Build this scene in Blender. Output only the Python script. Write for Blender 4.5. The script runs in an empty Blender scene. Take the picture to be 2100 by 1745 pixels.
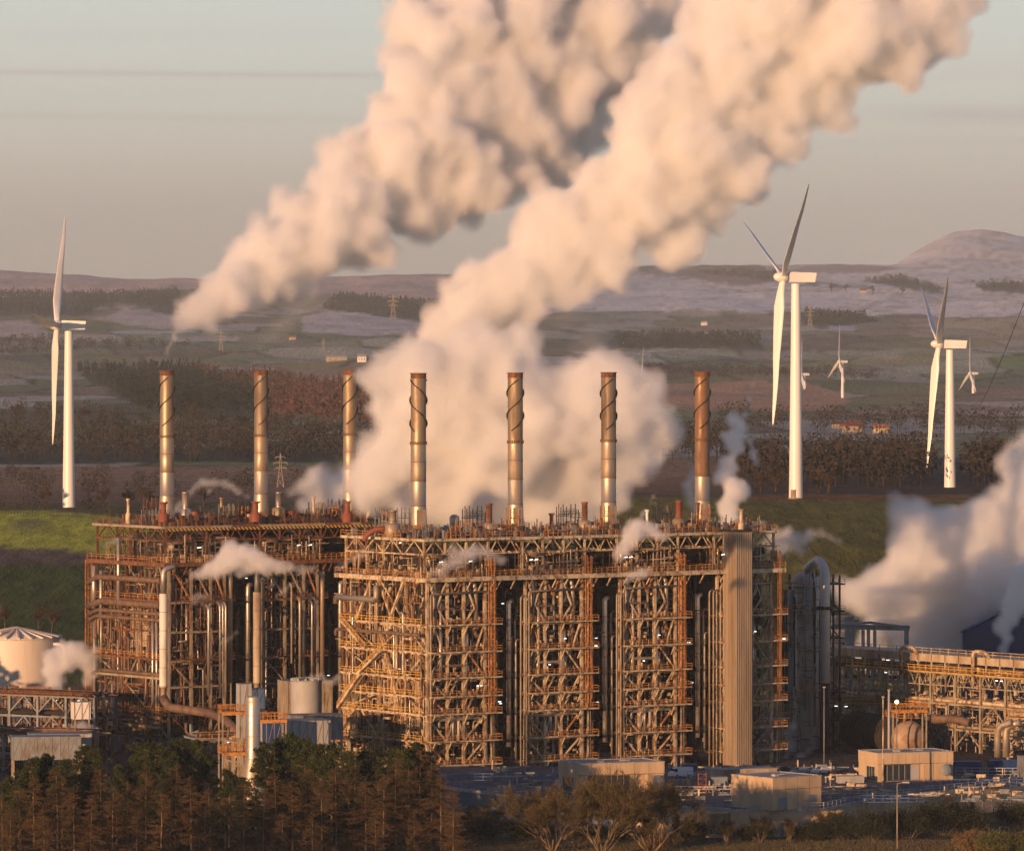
import bpy, math, random
import numpy as np
from mathutils import Vector, Matrix
C=bpy.context.scene.collection; S=bpy.context.scene
HAZE=2.8e-5
PI=math.pi; R=math.radians
# ---- camera, sky, sun, exposure --------------------------------------------
F=12000.; HC=91.; HY=690.           # photo is read as 2100 x 1745 units; k = F / distance units per metre
def P(px,py,D): return Vector(((px-1050)*D/F, D, HC-(py-HY)*D/F))
cam=bpy.data.cameras.new('camera'); co=bpy.data.objects.new('camera',cam); C.objects.link(co)
cam.sensor_width=36; cam.lens=36*F/2100; cam.clip_start=5; cam.clip_end=80000
cam.shift_y=-(872.5-HY)/2100
co.location=(0,0,HC); co.rotation_euler=(PI/2,0,0); S.camera=co
EL=5.0; AZ=33
w=bpy.data.worlds.new("World"); S.world=w; w.use_nodes=True
nt=w.node_tree; bg=nt.nodes['Background']
def wn(t,**k):
    n=nt.nodes.new(t)
    for a,b in k.items(): setattr(n,a,b)
    return n
sk=wn('ShaderNodeTexSky',sky_type='NISHITA',sun_disc=False)
sk.sun_elevation=R(EL); sk.sun_rotation=R(-(180-AZ)); sk.altitude=100
hs=wn('ShaderNodeHueSaturation'); hs.inputs['Saturation'].default_value=.5; hs.inputs['Value'].default_value=.55
nt.links.new(sk.outputs[0],hs.inputs['Color'])
tc=wn('ShaderNodeTexCoord'); sx=wn('ShaderNodeSeparateXYZ'); nt.links.new(tc.outputs['Generated'],sx.inputs[0])
mr=wn('ShaderNodeMapRange'); mr.inputs[1].default_value=-.01; mr.inputs[2].default_value=.5; nt.links.new(sx.outputs[2],mr.inputs[0])
rp=wn('ShaderNodeValToRGB'); nt.links.new(mr.outputs[0],rp.inputs[0])
SKY=[(0,(.45,.385,.325)),(.03,(.455,.395,.34)),(.055,(.485,.44,.375)),(.085,(.57,.545,.465)),(.115,(.59,.61,.545)),(.14,(.58,.63,.59)),(.25,(.26,.34,.46)),(.5,(.11,.17,.32)),(1,(.04,.07,.15))]
cr=rp.color_ramp
cr.elements[0].position=0; cr.elements[0].color=(*SKY[0][1],1); cr.elements[1].position=1; cr.elements[1].color=(*SKY[-1][1],1)
for p_,c_ in SKY[1:-1]: e=cr.elements.new(p_); e.color=(*c_,1)
# faint streaks of high cloud
mp=wn('ShaderNodeMapping'); mp.inputs['Scale'].default_value=(5,5,150); mp.inputs['Rotation'].default_value=(0,R(.4),0); nt.links.new(tc.outputs['Generated'],mp.inputs[0])
nz=wn('ShaderNodeTexNoise'); nz.inputs['Scale'].default_value=1; nz.inputs['Detail'].default_value=4; nt.links.new(mp.outputs[0],nz.inputs['Vector'])
m2=wn('ShaderNodeMapRange'); m2.inputs[1].default_value=.56; m2.inputs[2].default_value=.8; m2.inputs[4].default_value=.22; nt.links.new(nz.outputs[0],m2.inputs[0])
mx=wn('ShaderNodeMixRGB'); mx.inputs[2].default_value=(.40,.34,.36,1); nt.links.new(m2.outputs[0],mx.inputs[0]); nt.links.new(rp.outputs[0],mx.inputs[1])
def wm(op,a,b,cl=False):
    q=wn('ShaderNodeMath',operation=op); q.use_clamp=cl
    for i_,v_ in enumerate((a,b)):
        if isinstance(v_,(int,float)): q.inputs[i_].default_value=v_
        else: nt.links.new(v_,q.inputs[i_])
    return q.outputs[0]
lastc=mx.outputs[0]
for z0,sl_,wd,x0,x1,am in ((.0440,-.010,.0011,.005,-.03,.5),(.0374,-.004,.0007,-.01,-.03,.28),(.0393,-.02,.0022,.055,.075,.5),(.033,0,.0012,.04,.07,.2),(.020,.01,.0016,-.02,-.08,.22),(.0255,0,.001,.05,.08,.2)):
    d_=wm('ABSOLUTE',wm('SUBTRACT',sx.outputs[2],wm('ADD',wm('MULTIPLY',sx.outputs[0],sl_),wm('ADD',z0,wm('MULTIPLY',wm('SUBTRACT',nz.outputs[0],.5),.004)))),0)
    b_=wm('MULTIPLY',wm('SUBTRACT',1,wm('DIVIDE',d_,wd),True),wm('DIVIDE',wm('SUBTRACT',sx.outputs[0],x0),x1-x0,True)); b_=wm('MULTIPLY',b_,am)
    m_=wn('ShaderNodeMixRGB'); m_.inputs[2].default_value=(.43,.37,.38,1); nt.links.new(b_,m_.inputs[0]); nt.links.new(lastc,m_.inputs[1]); lastc=m_.outputs[0]
sc=wn('ShaderNodeMixRGB',blend_type='MULTIPLY'); sc.inputs[0].default_value=1; sc.inputs[2].default_value=(6.6,6.75,6.9,1); nt.links.new(lastc,sc.inputs[1])
mm=wn('ShaderNodeMixRGB'); mm.inputs[0].default_value=.88; nt.links.new(hs.outputs[0],mm.inputs[1]); nt.links.new(sc.outputs[0],mm.inputs[2])
nt.links.new(mm.outputs[0],bg.inputs[0]); bg.inputs[1].default_value=.15
sl=bpy.data.lights.new('sun','SUN'); so=bpy.data.objects.new('sun',sl); C.objects.link(so)
sl.energy=5; sl.angle=R(.5); sl.color=(1,.55,.27)
SUND=Vector((math.sin(R(AZ))*math.cos(R(EL)), math.cos(R(AZ))*math.cos(R(EL)), -math.sin(R(EL))))
so.rotation_euler=SUND.to_track_quat('-Z','Y').to_euler()
S.view_settings.view_transform='Standard'; S.view_settings.look='None'; S.view_settings.exposure=.32; S.view_settings.gamma=1
cy=S.cycles; cy.max_bounces=12; cy.volume_bounces=10; cy.diffuse_bounces=3; cy.glossy_bounces=3; cy.transparent_max_bounces=12
cy.use_denoising=True; cy.volume_max_steps=200; cy.volume_step_rate=1.0; cy.sample_clamp_indirect=8; cy.use_light_tree=False

# ---- helpers ----------------------------------------------------------------
class MB:
    def __init__(s): s.v=[]; s.f=[]; s.sm=[]
    def add(s,v,f,sm=False):
        o=len(s.v); s.v.extend(v); s.f.extend([tuple(a+o for a in q) for q in f]); s.sm.extend([sm]*len(f)); return s
    def box(s,x0,y0,z0,x1,y1,z1):
        return s.add([(x0,y0,z0),(x1,y0,z0),(x1,y1,z0),(x0,y1,z0),(x0,y0,z1),(x1,y0,z1),(x1,y1,z1),(x0,y1,z1)],
            [(0,3,2,1),(4,5,6,7),(0,1,5,4),(1,2,6,5),(2,3,7,6),(3,0,4,7)])
    def beam(s,a,b,w,h=None):
        h=h or w; a=Vector(a); b=Vector(b); d=(b-a)
        if d.length<1e-5: return s
        d.normalize(); up=Vector((0,0,1)) if abs(d.z)<.95 else Vector((0,1,0))
        x=d.cross(up).normalized()*w/2; y=x.cross(d).normalized()*h/2
        v=[tuple(p+i*x+j*y) for p in (a,b) for i,j in ((-1,-1),(1,-1),(1,1),(-1,1))]
        return s.add(v,[(0,1,2,3),(7,6,5,4),(0,4,5,1),(1,5,6,2),(2,6,7,3),(3,7,4,0)])
    def ibeam(s,a,b,w):
        a=Vector(a); b=Vector(b); d=(b-a).normalized(); up=Vector((0,0,1)) if abs(d.z)<.95 else Vector((0,1,0))
        x=d.cross(up).normalized(); y=x.cross(d).normalized()*w*.42
        s.beam(a+y,b+y,w,w*.16); s.beam(a-y,b-y,w,w*.16); s.beam(a,b,w*.14,w*.68); return s
    def tube(s,pts,r,n=8,r2=None):
        pts=[Vector(p) for p in pts]; m=len(pts); V=[]; fr=None
        for i,p in enumerate(pts):
            d=(pts[min(i+1,m-1)]-pts[max(i-1,0)]).normalized()
            if fr is None:
                up=Vector((0,0,1)) if abs(d.z)<.9 else Vector((0,1,0)); fr=d.cross(up).normalized()
            else: fr=(fr-d*fr.dot(d)).normalized()
            g=d.cross(fr); rr=r+((r2-r)*i/(m-1) if r2 is not None else 0)
            for k in range(n):
                t=2*PI*k/n; V.append(tuple(p+fr*math.cos(t)*rr+g*math.sin(t)*rr))
        s.add(V,[(i*n+k,i*n+(k+1)%n,(i+1)*n+(k+1)%n,(i+1)*n+k) for i in range(m-1) for k in range(n)],True)
        o=len(s.v)-len(V); s.f+= [tuple(o+k for k in range(n))[::-1],tuple(o+(m-1)*n+k for k in range(n))]; s.sm+=[False,False]; return s
    def lathe(s,c,prof,n=24,smooth=True):
        cx,cy,cz=c; V=[(cx+r*math.cos(2*PI*k/n),cy+r*math.sin(2*PI*k/n),cz+z) for r,z in prof for k in range(n)]
        m=len(prof); s.add(V,[(i*n+k,i*n+(k+1)%n,(i+1)*n+(k+1)%n,(i+1)*n+k) for i in range(m-1) for k in range(n)],smooth); return s
    def ring(s,c,r,h,dr=.1,n=24): return s.lathe(c,[(r,0),(r+dr,0),(r+dr,h),(r,h)],n,False)
    def build(s,name,m,parent=None,loc=None,rz=None):
        me=bpy.data.meshes.new(name); me.from_pydata(s.v,[],s.f)
        if any(s.sm): me.polygons.foreach_set('use_smooth',s.sm)
        me.materials.append(m); o=bpy.data.objects.new(name,me); C.objects.link(o)
        if parent: o.parent=parent
        if loc is not None: o.location=loc
        if rz is not None: o.rotation_euler=(0,0,rz)
        return o
def elbow(pts,rb,k=4):
    pts=[Vector(p) for p in pts]; out=[pts[0]]
    for i in range(1,len(pts)-1):
        a=(pts[i-1]-pts[i]); b=(pts[i+1]-pts[i]); r=min(rb,a.length*.45,b.length*.45)
        p0=pts[i]+a.normalized()*r; p1=pts[i]+b.normalized()*r
        for j in range(k+1):
            t=j/k; out.append(p0*(1-t)**2+pts[i]*2*t*(1-t)+p1*t*t)
    return out+[pts[-1]]
def tag(o,label=None,cat=None,group=None,kind=None):
    if label: o['label']=label
    if cat: o['category']=cat
    if group: o['group']=group
    if kind: o['kind']=kind
    return o
def thing(name,label,cat,loc=(0,0,0),rz=0,group=None):
    o=bpy.data.objects.new(name,None); C.objects.link(o); o.location=loc; o.rotation_euler=(0,0,rz); o.empty_display_size=.1
    return tag(o,label,cat,group)
KIDS={}
def copy_tree(o,parent=None):
    c=o.copy(); C.objects.link(c)
    if parent: c.parent=parent
    for ch in list(o.children): copy_tree(ch,c)
    return c
def dup(root,loc,rz=0,label=None,scale=None,group=None):
    c=copy_tree(root); c.location=loc; c.rotation_euler=(0,0,rz)
    if label: c['label']=label
    if group: c['group']=group
    if scale: c.scale=(scale,)*3
    return c
def mat(name,col,rough=.7,metal=0,col2=None,scale=1.,amt=(.4,.65),stretch=1.,bump=0,emit=None,spec=None,fine=None):
    m=bpy.data.materials.new(name); m.use_nodes=True; n=m.node_tree; b=n.nodes['Principled BSDF']; L=n.links.new
    b.inputs['Roughness'].default_value=rough; b.inputs['Metallic'].default_value=metal; b.inputs['Base Color'].default_value=(*col,1)
    if spec is not None: b.inputs['Specular IOR Level'].default_value=spec
    if emit: b.inputs['Emission Color'].default_value=(*emit[:3],1); b.inputs['Emission Strength'].default_value=emit[3]
    if col2 is not None:
        g=n.nodes.new('ShaderNodeNewGeometry'); mpn=n.nodes.new('ShaderNodeMapping'); mpn.inputs['Scale'].default_value=(scale,scale,scale/stretch)
        z=n.nodes.new('ShaderNodeTexNoise'); z.inputs['Scale'].default_value=1; z.inputs['Detail'].default_value=5; z.inputs['Roughness'].default_value=.65
        r=n.nodes.new('ShaderNodeMapRange'); r.inputs[1].default_value=amt[0]; r.inputs[2].default_value=amt[1]
        x=n.nodes.new('ShaderNodeMixRGB'); x.inputs[1].default_value=(*col,1); x.inputs[2].default_value=(*col2,1)
        L(g.outputs['Position'],mpn.inputs[0]); L(mpn.outputs[0],z.inputs['Vector']); L(z.outputs[0],r.inputs[0]); L(r.outputs[0],x.inputs[0])
        out=x.outputs[0]
        if fine:
            z3=n.nodes.new('ShaderNodeTexNoise'); z3.inputs['Scale'].default_value=fine; z3.inputs['Detail'].default_value=3; L(g.outputs['Position'],z3.inputs['Vector'])
            r3=n.nodes.new('ShaderNodeMapRange'); r3.inputs[1].default_value=.3; r3.inputs[2].default_value=.7; r3.inputs[3].default_value=.6; r3.inputs[4].default_value=1.25; L(z3.outputs[0],r3.inputs[0])
            x3=n.nodes.new('ShaderNodeMixRGB'); x3.blend_type='MULTIPLY'; x3.inputs[0].default_value=1; L(out,x3.inputs[1]); L(r3.outputs[0],x3.inputs[2]); out=x3.outputs[0]
        L(out,b.inputs['Base Color'])
        if metal>.3:
            r2=n.nodes.new('ShaderNodeMapRange'); r2.inputs[1].default_value=amt[0]; r2.inputs[2].default_value=amt[1]; r2.inputs[3].default_value=metal; r2.inputs[4].default_value=metal*.25
            L(z.outputs[0],r2.inputs[0]); L(r2.outputs[0],b.inputs['Metallic'])
            r4=n.nodes.new('ShaderNodeMapRange'); r4.inputs[3].default_value=rough; r4.inputs[4].default_value=min(.9,rough+.35); r4.inputs[1].default_value=amt[0]; r4.inputs[2].default_value=amt[1]
            L(z.outputs[0],r4.inputs[0]); L(r4.outputs[0],b.inputs['Roughness'])
        if bump:
            bp=n.nodes.new('ShaderNodeBump'); bp.inputs['Strength'].default_value=bump; bp.inputs['Distance'].default_value=.1; L(z.outputs[0],bp.inputs['Height']); L(bp.outputs[0],b.inputs['Normal'])
    return m
M={}
M['silver']=mat('aluminium_cladding',(.52,.48,.43),.42,.8,(.38,.27,.17),.9,(.5,.8),3)
M['silver2']=mat('dull_aluminium',(.44,.39,.32),.45,.7,(.26,.17,.10),.7,(.42,.7),3)
M['tarnish']=mat('tarnished_steel',(.40,.31,.21),.45,.7,(.21,.13,.08),.5,(.4,.65),4)
M['cream']=mat('cream_paint',(.58,.47,.31),.6,0,(.20,.105,.05),.9,(.44,.62),2)
M['greysteel']=mat('grey_painted_steel',(.32,.28,.21),.6,0,(.19,.10,.05),.7,(.45,.68),2)
M['bluegrey']=mat('blue_grey_steel',(.20,.23,.25),.6,0,(.12,.09,.07),.6,(.45,.7),2)
M['rust']=mat('rusty_steel',(.21,.085,.034),.8,0,(.09,.038,.02),1.1,(.4,.6),2)
M['rustlite']=mat('orange_rust',(.47,.21,.055),.75,0,(.22,.085,.03),1.0,(.4,.6),2)
M['orange']=mat('yellow_orange_paint',(.52,.23,.04),.6,0,(.22,.085,.025),1.3,(.45,.65),1)
M['yellow']=mat('yellow_paint',(.70,.40,.05),.6,0,(.40,.18,.04),1.3,(.5,.7),1)
M['brown']=mat('brown_lagging',(.17,.105,.065),.7,0,(.08,.045,.03),.8,(.4,.65),1)
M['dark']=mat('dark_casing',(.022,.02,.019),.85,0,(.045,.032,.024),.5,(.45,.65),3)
M['black']=mat('sooty_steel',(.016,.014,.013),.8,0,(.05,.035,.025),.5,(.45,.65),3)
M['casing']=mat('weathered_cream_casing',(.46,.38,.27),.65,0,(.24,.15,.09),.35,(.42,.68),4)
M['red']=mat('red_oxide',(.22,.062,.032),.7,0,(.18,.05,.03),1,(.45,.65),2)
M['white']=mat('white_gelcoat',(.80,.79,.76),.35,0,(.70,.67,.62),.15,(.4,.7),6)
M['concrete']=mat('beige_concrete',(.52,.39,.25),.85,0,(.36,.26,.16),.3,(.4,.7),5)
M['concreteedge']=mat('pale_concrete',(.40,.38,.36),.85,0,(.30,.28,.26),.6,(.4,.65),1,fine=3)
M['blue']=mat('blue_paint',(.012,.045,.16),.5,0,(.02,.05,.11),.5,(.45,.7),2)
M['bluerail']=mat('blue_rail_paint',(.05,.11,.28),.5)
M['grey']=mat('light_grey_paint',(.36,.36,.36),.6,0,(.28,.27,.25),.3,(.45,.7),2)
M['glass']=mat('dark_window_glass',(.03,.04,.05),.12,0,spec=.8)
M['lamp']=mat('lit_lamp',(1,1,1),.5,emit=(.9,1,.95,2.2))
M['lampy']=mat('green_white_lamp',(1,1,1),.5,emit=(.85,1,.5,5))
def stripe_mat():
    m=bpy.data.materials.new('hazard_stripes'); m.use_nodes=True; n=m.node_tree; b=n.nodes['Principled BSDF']; b.inputs['Roughness'].default_value=.7
    t=n.nodes.new('ShaderNodeTexCoord'); s=n.nodes.new('ShaderNodeSeparateXYZ'); a=n.nodes.new('ShaderNodeMath'); a.operation='ADD'
    f=n.nodes.new('ShaderNodeMath'); f.operation='FRACT'; g=n.nodes.new('ShaderNodeMath'); g.operation='GREATER_THAN'; g.inputs[1].default_value=.5
    x=n.nodes.new('ShaderNodeMixRGB'); x.inputs[1].default_value=(.03,.025,.02,1); x.inputs[2].default_value=(.6,.33,.05,1)
    L=n.links.new; L(t.outputs['Object'],s.inputs[0]); L(s.outputs[0],a.inputs[0]); L(s.outputs[2],a.inputs[1]); L(a.outputs[0],f.inputs[0]); L(f.outputs[0],g.inputs[0]); L(g.outputs[0],x.inputs[0]); L(x.outputs[0],b.inputs['Base Color'])
    return m
M['stripe']=stripe_mat()
def corr_mat(name,c1,c2,ax,sc):
    m=mat(name,c1,.45,.5,c2,.4,(.4,.7),6); n=m.node_tree; b=n.nodes['Principled BSDF']
    return m
def rail(mb,a,b,h=1.1,step=1.7,t=.09):
    a=Vector(a); b=Vector(b); L=(b-a).length; k=max(1,round(L/step))
    for i in range(k+1):
        p=a+(b-a)*i/k; mb.beam(p,p+Vector((0,0,h)),t)
    for z in (h,h*.55): mb.beam(a+Vector((0,0,z)),b+Vector((0,0,z)),t)
def lattice(mb,a,b,hz,n,w,h2=None):   # flat truss between a and b of depth hz
    a=Vector(a); b=Vector(b); u=Vector((0,0,hz))
    mb.beam(a,b,w); mb.beam(a+u,b+u,w)
    for i in range(n):
        p=a+(b-a)*i/n; q=a+(b-a)*(i+.5)/n; r=a+(b-a)*(i+1)/n
        mb.beam(p,q+u,w*.7); mb.beam(q+u,r,w*.7)
def ladder(mb,x,y,z0,z1,cage=True,w=.6):
    for dx in (-w/2,w/2): mb.beam((x+dx,y,z0),(x+dx,y,z1),.08)
    z=z0
    while z<z1: mb.beam((x-w/2,y,z),(x+w/2,y,z),.05); z+=.45
    if cage:
        z=z0+2
        while z<z1:
            pts=[(x-w/2-.1,y,z),(x-w/2-.15,y-.5,z),(x,y-.85,z),(x+w/2+.15,y-.5,z),(x+w/2+.1,y,z)]
            for p,q in zip(pts,pts[1:]): mb.beam(p,q,.07)
            z+=1.1
        for p in ((x-w/2-.15,y-.5),(x,y-.85),(x+w/2+.15,y-.5)): mb.beam((p[0],p[1],z0+2),(p[0],p[1],z1),.06)
# ---- terrain -----------------------------------------------------------------
KD=12/7
TL=[(0,0),(830,0),(865,1.5),(900,7),(950,15),(1000,24),(1080,32),(1141,34),(1250,31),(1450,27),(1800,25),(2200,25),(2800,27),(3500,31),(4500,43),(5500,67),(7000,111),(8500,170),(10000,232),(11500,285),(12500,285),(14000,240),(24000,150)]
TR=[(0,0),(830,0),(860,8),(900,22),(940,33),(1000,40.5),(1030,42.3),(1070,42),(1200,37),(1500,33),(1900,29),(2500,26),(3300,21),(4200,24),(5500,50),(7000,101),(9000,194),(11000,287),(13000,358),(14500,345),(24000,250)]
rs=np.random.RandomState(5); _T=rs.rand(256,256)
def vn(x,y):
    xi=np.floor(x).astype(int); yi=np.floor(y).astype(int); fx=x-xi; fy=y-yi; fx=fx*fx*(3-2*fx); fy=fy*fy*(3-2*fy)
    a=_T[xi%256,yi%256]; b=_T[(xi+1)%256,yi%256]; c=_T[xi%256,(yi+1)%256]; d=_T[(xi+1)%256,(yi+1)%256]
    return a+(b-a)*fx+(c-a)*fy+(a-b-c+d)*fx*fy
def fbm(x,y,o=4):
    s=0; a=.5; t=0
    for i in range(o): s=s+a*vn(x*2**i+17*i,y*2**i+31*i); t+=a; a*=.55
    return s/t
def land_z(u,D):
    """terrain height; u = bearing in photo units, D = distance ahead"""
    u=np.asarray(u,float); D=np.asarray(D,float); d=D/KD
    zl=np.interp(d,*zip(*TL)); zr=np.interp(d,*zip(*TR)); t=np.clip((u-650)/850,0,1); t=t*t*(3-2*t); z=zl+(zr-zl)*t
    x=(u-1050)*D/F
    n=fbm(x/420+9,D/420,4)-.5; far=np.clip((d-1400)/4000,0,1)
    z=z+n*far*(34+d*.0022)+ (fbm(x/60,D/60,3)-.5)*np.clip((d-950)/500,0,1)*2.5
    ru=np.interp(u,[-3000,-200,0,120,300,420,600,760,900,1100,1500,4000],[6,9,9,5,-3,-6,-2,2,1,-2,-2,0])
    z=z+ru*np.exp(-((d-11700)/1100)**2)*2.6
    s=np.interp(u,[1500,1790,1815,1840,1870,1900,1930,1955,1985,2010,2060,2110,2250,2450,2900],[0,0,.06,.26,.52,.74,.89,.97,1,.985,.93,.83,.55,.2,0])
    return z+s*205*np.exp(-((d-15200)/1300)**2)*(1+.12*(fbm(x/300,D/300,4)-.5))
def ground(X,D): return float(land_z(X*F/D+1050,D))
_DD=np.geomspace(1430,20500,500)
def at_row(px,py,lo=1430,hi=21000):
    """first ground point seen at a photo position"""
    DD=_DD[(_DD>=lo)&(_DD<=hi)]; z=land_z(np.full(len(DD),px),DD); row=HY+(HC-z)*F/DD
    k=np.where(row<=py)[0]
    i=k[0] if len(k) else int(np.argmin(row)); return Vector(((px-1050)*DD[i]/F,DD[i],float(z[i])))
def hexc(r,g,b): return np.array([r,g,b])
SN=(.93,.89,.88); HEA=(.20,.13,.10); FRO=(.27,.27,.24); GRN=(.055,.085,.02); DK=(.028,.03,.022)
COVER=[  # (outline in photo bearings/rows, colour, ragged edge)
 ([(-900,1000),(600,1000),(600,1062),(215,1075),(160,1052),(-900,1052)],(.11,.10,.04),6),
 ([(-900,1052),(100,1050),(230,1062),(330,1075),(330,1140),(-900,1140)],(.42,.45,.06),5),
 ([(-900,1122),(60,1122),(120,1126),(330,1150),(330,1160),(-900,1156)],(.12,.09,.075),5),
 ([(-900,1156),(330,1158),(330,1400),(-900,1400)],(.06,.085,.022),5),
 ([(700,1020),(1560,1020),(1900,1022),(4000,1020),(4000,1500),(700,1500)],(.14,.135,.035),5),
 ([(1500,1018),(1700,1010),(1990,1016),(2100,1020),(2100,1027),(1900,1026),(1560,1028)],(.20,.10,.045),5),
 ([(-900,948),(700,955),(1500,960),(1500,1010),(700,1030),(-900,1040)],(.17,.10,.065),12),
 ([(-900,905),(700,910),(700,950),(-900,948)],(.03,.03,.022),8),
 ([(-900,868),(330,872),(560,890),(560,915),(-900,905)],(.055,.06,.03),8),
 ([(400,760),(520,775),(800,790),(900,830),(900,880),(700,870),(520,850)],(.22,.10,.06),10),
 ([(150,760),(400,752),(520,800),(560,860),(300,850)],(.045,.05,.035),10),
 ([(-900,780),(160,780),(330,850),(330,875),(-900,868)],(.10,.065,.05),10),
 ([(340,728),(640,727),(760,738),(640,748),(340,748)],(.06,.085,.035),4),
 ([(500,740),(900,742),(900,770),(640,775),(520,760)],(.26,.15,.09),8),
 ([(500,715),(900,715),(900,735),(640,728),(500,725)],(.13,.12,.09),5),
 ([(-900,690),(240,700),(330,712),(330,722),(-900,712)],(.16,.15,.12),6),
 ([(-900,742),(330,738),(330,752),(150,775),(-900,770)],(.15,.115,.09),6),
 ([(230,665),(400,672),(600,690),(600,715),(340,716),(230,700)],(.15,.16,.12),7),
 ([(330,694),(470,690),(500,698),(340,704)],(.42,.38,.36),4),
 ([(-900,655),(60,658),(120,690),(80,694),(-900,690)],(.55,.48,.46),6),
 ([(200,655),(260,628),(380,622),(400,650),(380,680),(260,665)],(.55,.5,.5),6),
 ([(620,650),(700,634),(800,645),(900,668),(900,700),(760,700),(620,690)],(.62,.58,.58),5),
 ([(600,680),(760,690),(900,680),(900,712),(600,712)],(.12,.13,.085),5),
 ([(-900,596),(240,600),(370,592),(370,652),(240,622),(160,650),(-900,640)],(.035,.038,.032),6),
 ([(690,604),(900,622),(900,668),(800,650),(660,634)],(.03,.036,.03),5),
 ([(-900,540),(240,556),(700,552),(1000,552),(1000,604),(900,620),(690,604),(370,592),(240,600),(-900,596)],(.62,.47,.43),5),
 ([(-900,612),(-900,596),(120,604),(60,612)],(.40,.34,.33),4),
 ([(1100,545),(1500,570),(1600,535),(4000,500),(4000,655),(1900,648),(1600,640),(1400,640),(1100,640)],SN,9),
 ([(1250,560),(1430,560),(1600,556),(1640,575),(1560,580),(1500,585),(1400,570)],(.11,.09,.085),7),
 ([(1660,575),(1740,585),(1820,596),(1740,590),(1640,585)],(.07,.065,.065),4),
 ([(1560,556),(1640,548),(1730,540),(1850,549),(1800,560),(1640,560)],(.19,.14,.14),3),
 ([(1770,576),(1850,570),(1900,585),(1960,606),(1900,600),(1850,590)],(.045,.045,.05),5),
 ([(1990,584),(2060,580),(2140,588),(2100,604),(2020,598)],(.04,.04,.045),5),
 ([(1300,640),(1500,648),(1700,655),(1900,668),(1900,686),(1600,690),(1300,690)],(.17,.11,.085),12),
 ([(1640,640),(1740,650),(1800,660),(1720,672),(1640,668)],(.035,.036,.035),4),
 ([(1700,668),(1760,668),(1750,678),(1700,678)],(.45,.5,.6),2),
 ([(1260,690),(1560,692),(1560,718),(1260,718)],(.04,.042,.036),8),
 ([(1860,652),(4000,650),(4000,690),(1860,690)],(.30,.21,.18),9),
 ([(1600,696),(1860,690),(1860,704),(1600,708)],(.08,.065,.05),8),
 ([(1250,718),(1560,722),(1900,716),(2300,706),(2300,728),(1800,736),(1250,735)],(.26,.24,.22),6),
 ([(1250,732),(1600,738),(1800,735),(1800,755),(1250,756)],(.11,.12,.065),4),
 ([(1840,722),(2400,718),(2400,790),(2000,786),(1840,760)],(.085,.105,.05),7),
 ([(1250,756),(1700,756),(1850,775),(1850,800),(1250,790)],(.09,.06,.045),10),
 ([(1340,785),(1500,782),(1640,792),(1740,812),(1740,840),(1400,838),(1340,815)],(.36,.19,.115),10),
 ([(1740,800),(1860,795),(2400,790),(2400,870),(1700,862)],(.17,.09,.06),14),
 ([(1480,862),(2400,865),(2400,925),(1480,925)],(.11,.075,.05),12),
 ([(1540,903),(1720,902),(1890,908),(1890,922),(1540,922)],(.085,.10,.035),4),
 ([(1500,925),(2400,925),(2400,1016),(1500,1012)],(.075,.052,.038),12)]
def in_poly(x,y,poly):
    r=np.zeros(x.shape,bool); n=len(poly)
    for i in range(n):
        (x0,y0),(x1,y1)=poly[i],poly[(i+1)%n]
        if y0==y1: continue
        r^=((y0>y)!=(y1>y))&(x<(x1-x0)*(y-y0)/(y1-y0)+x0)
    return r
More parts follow.
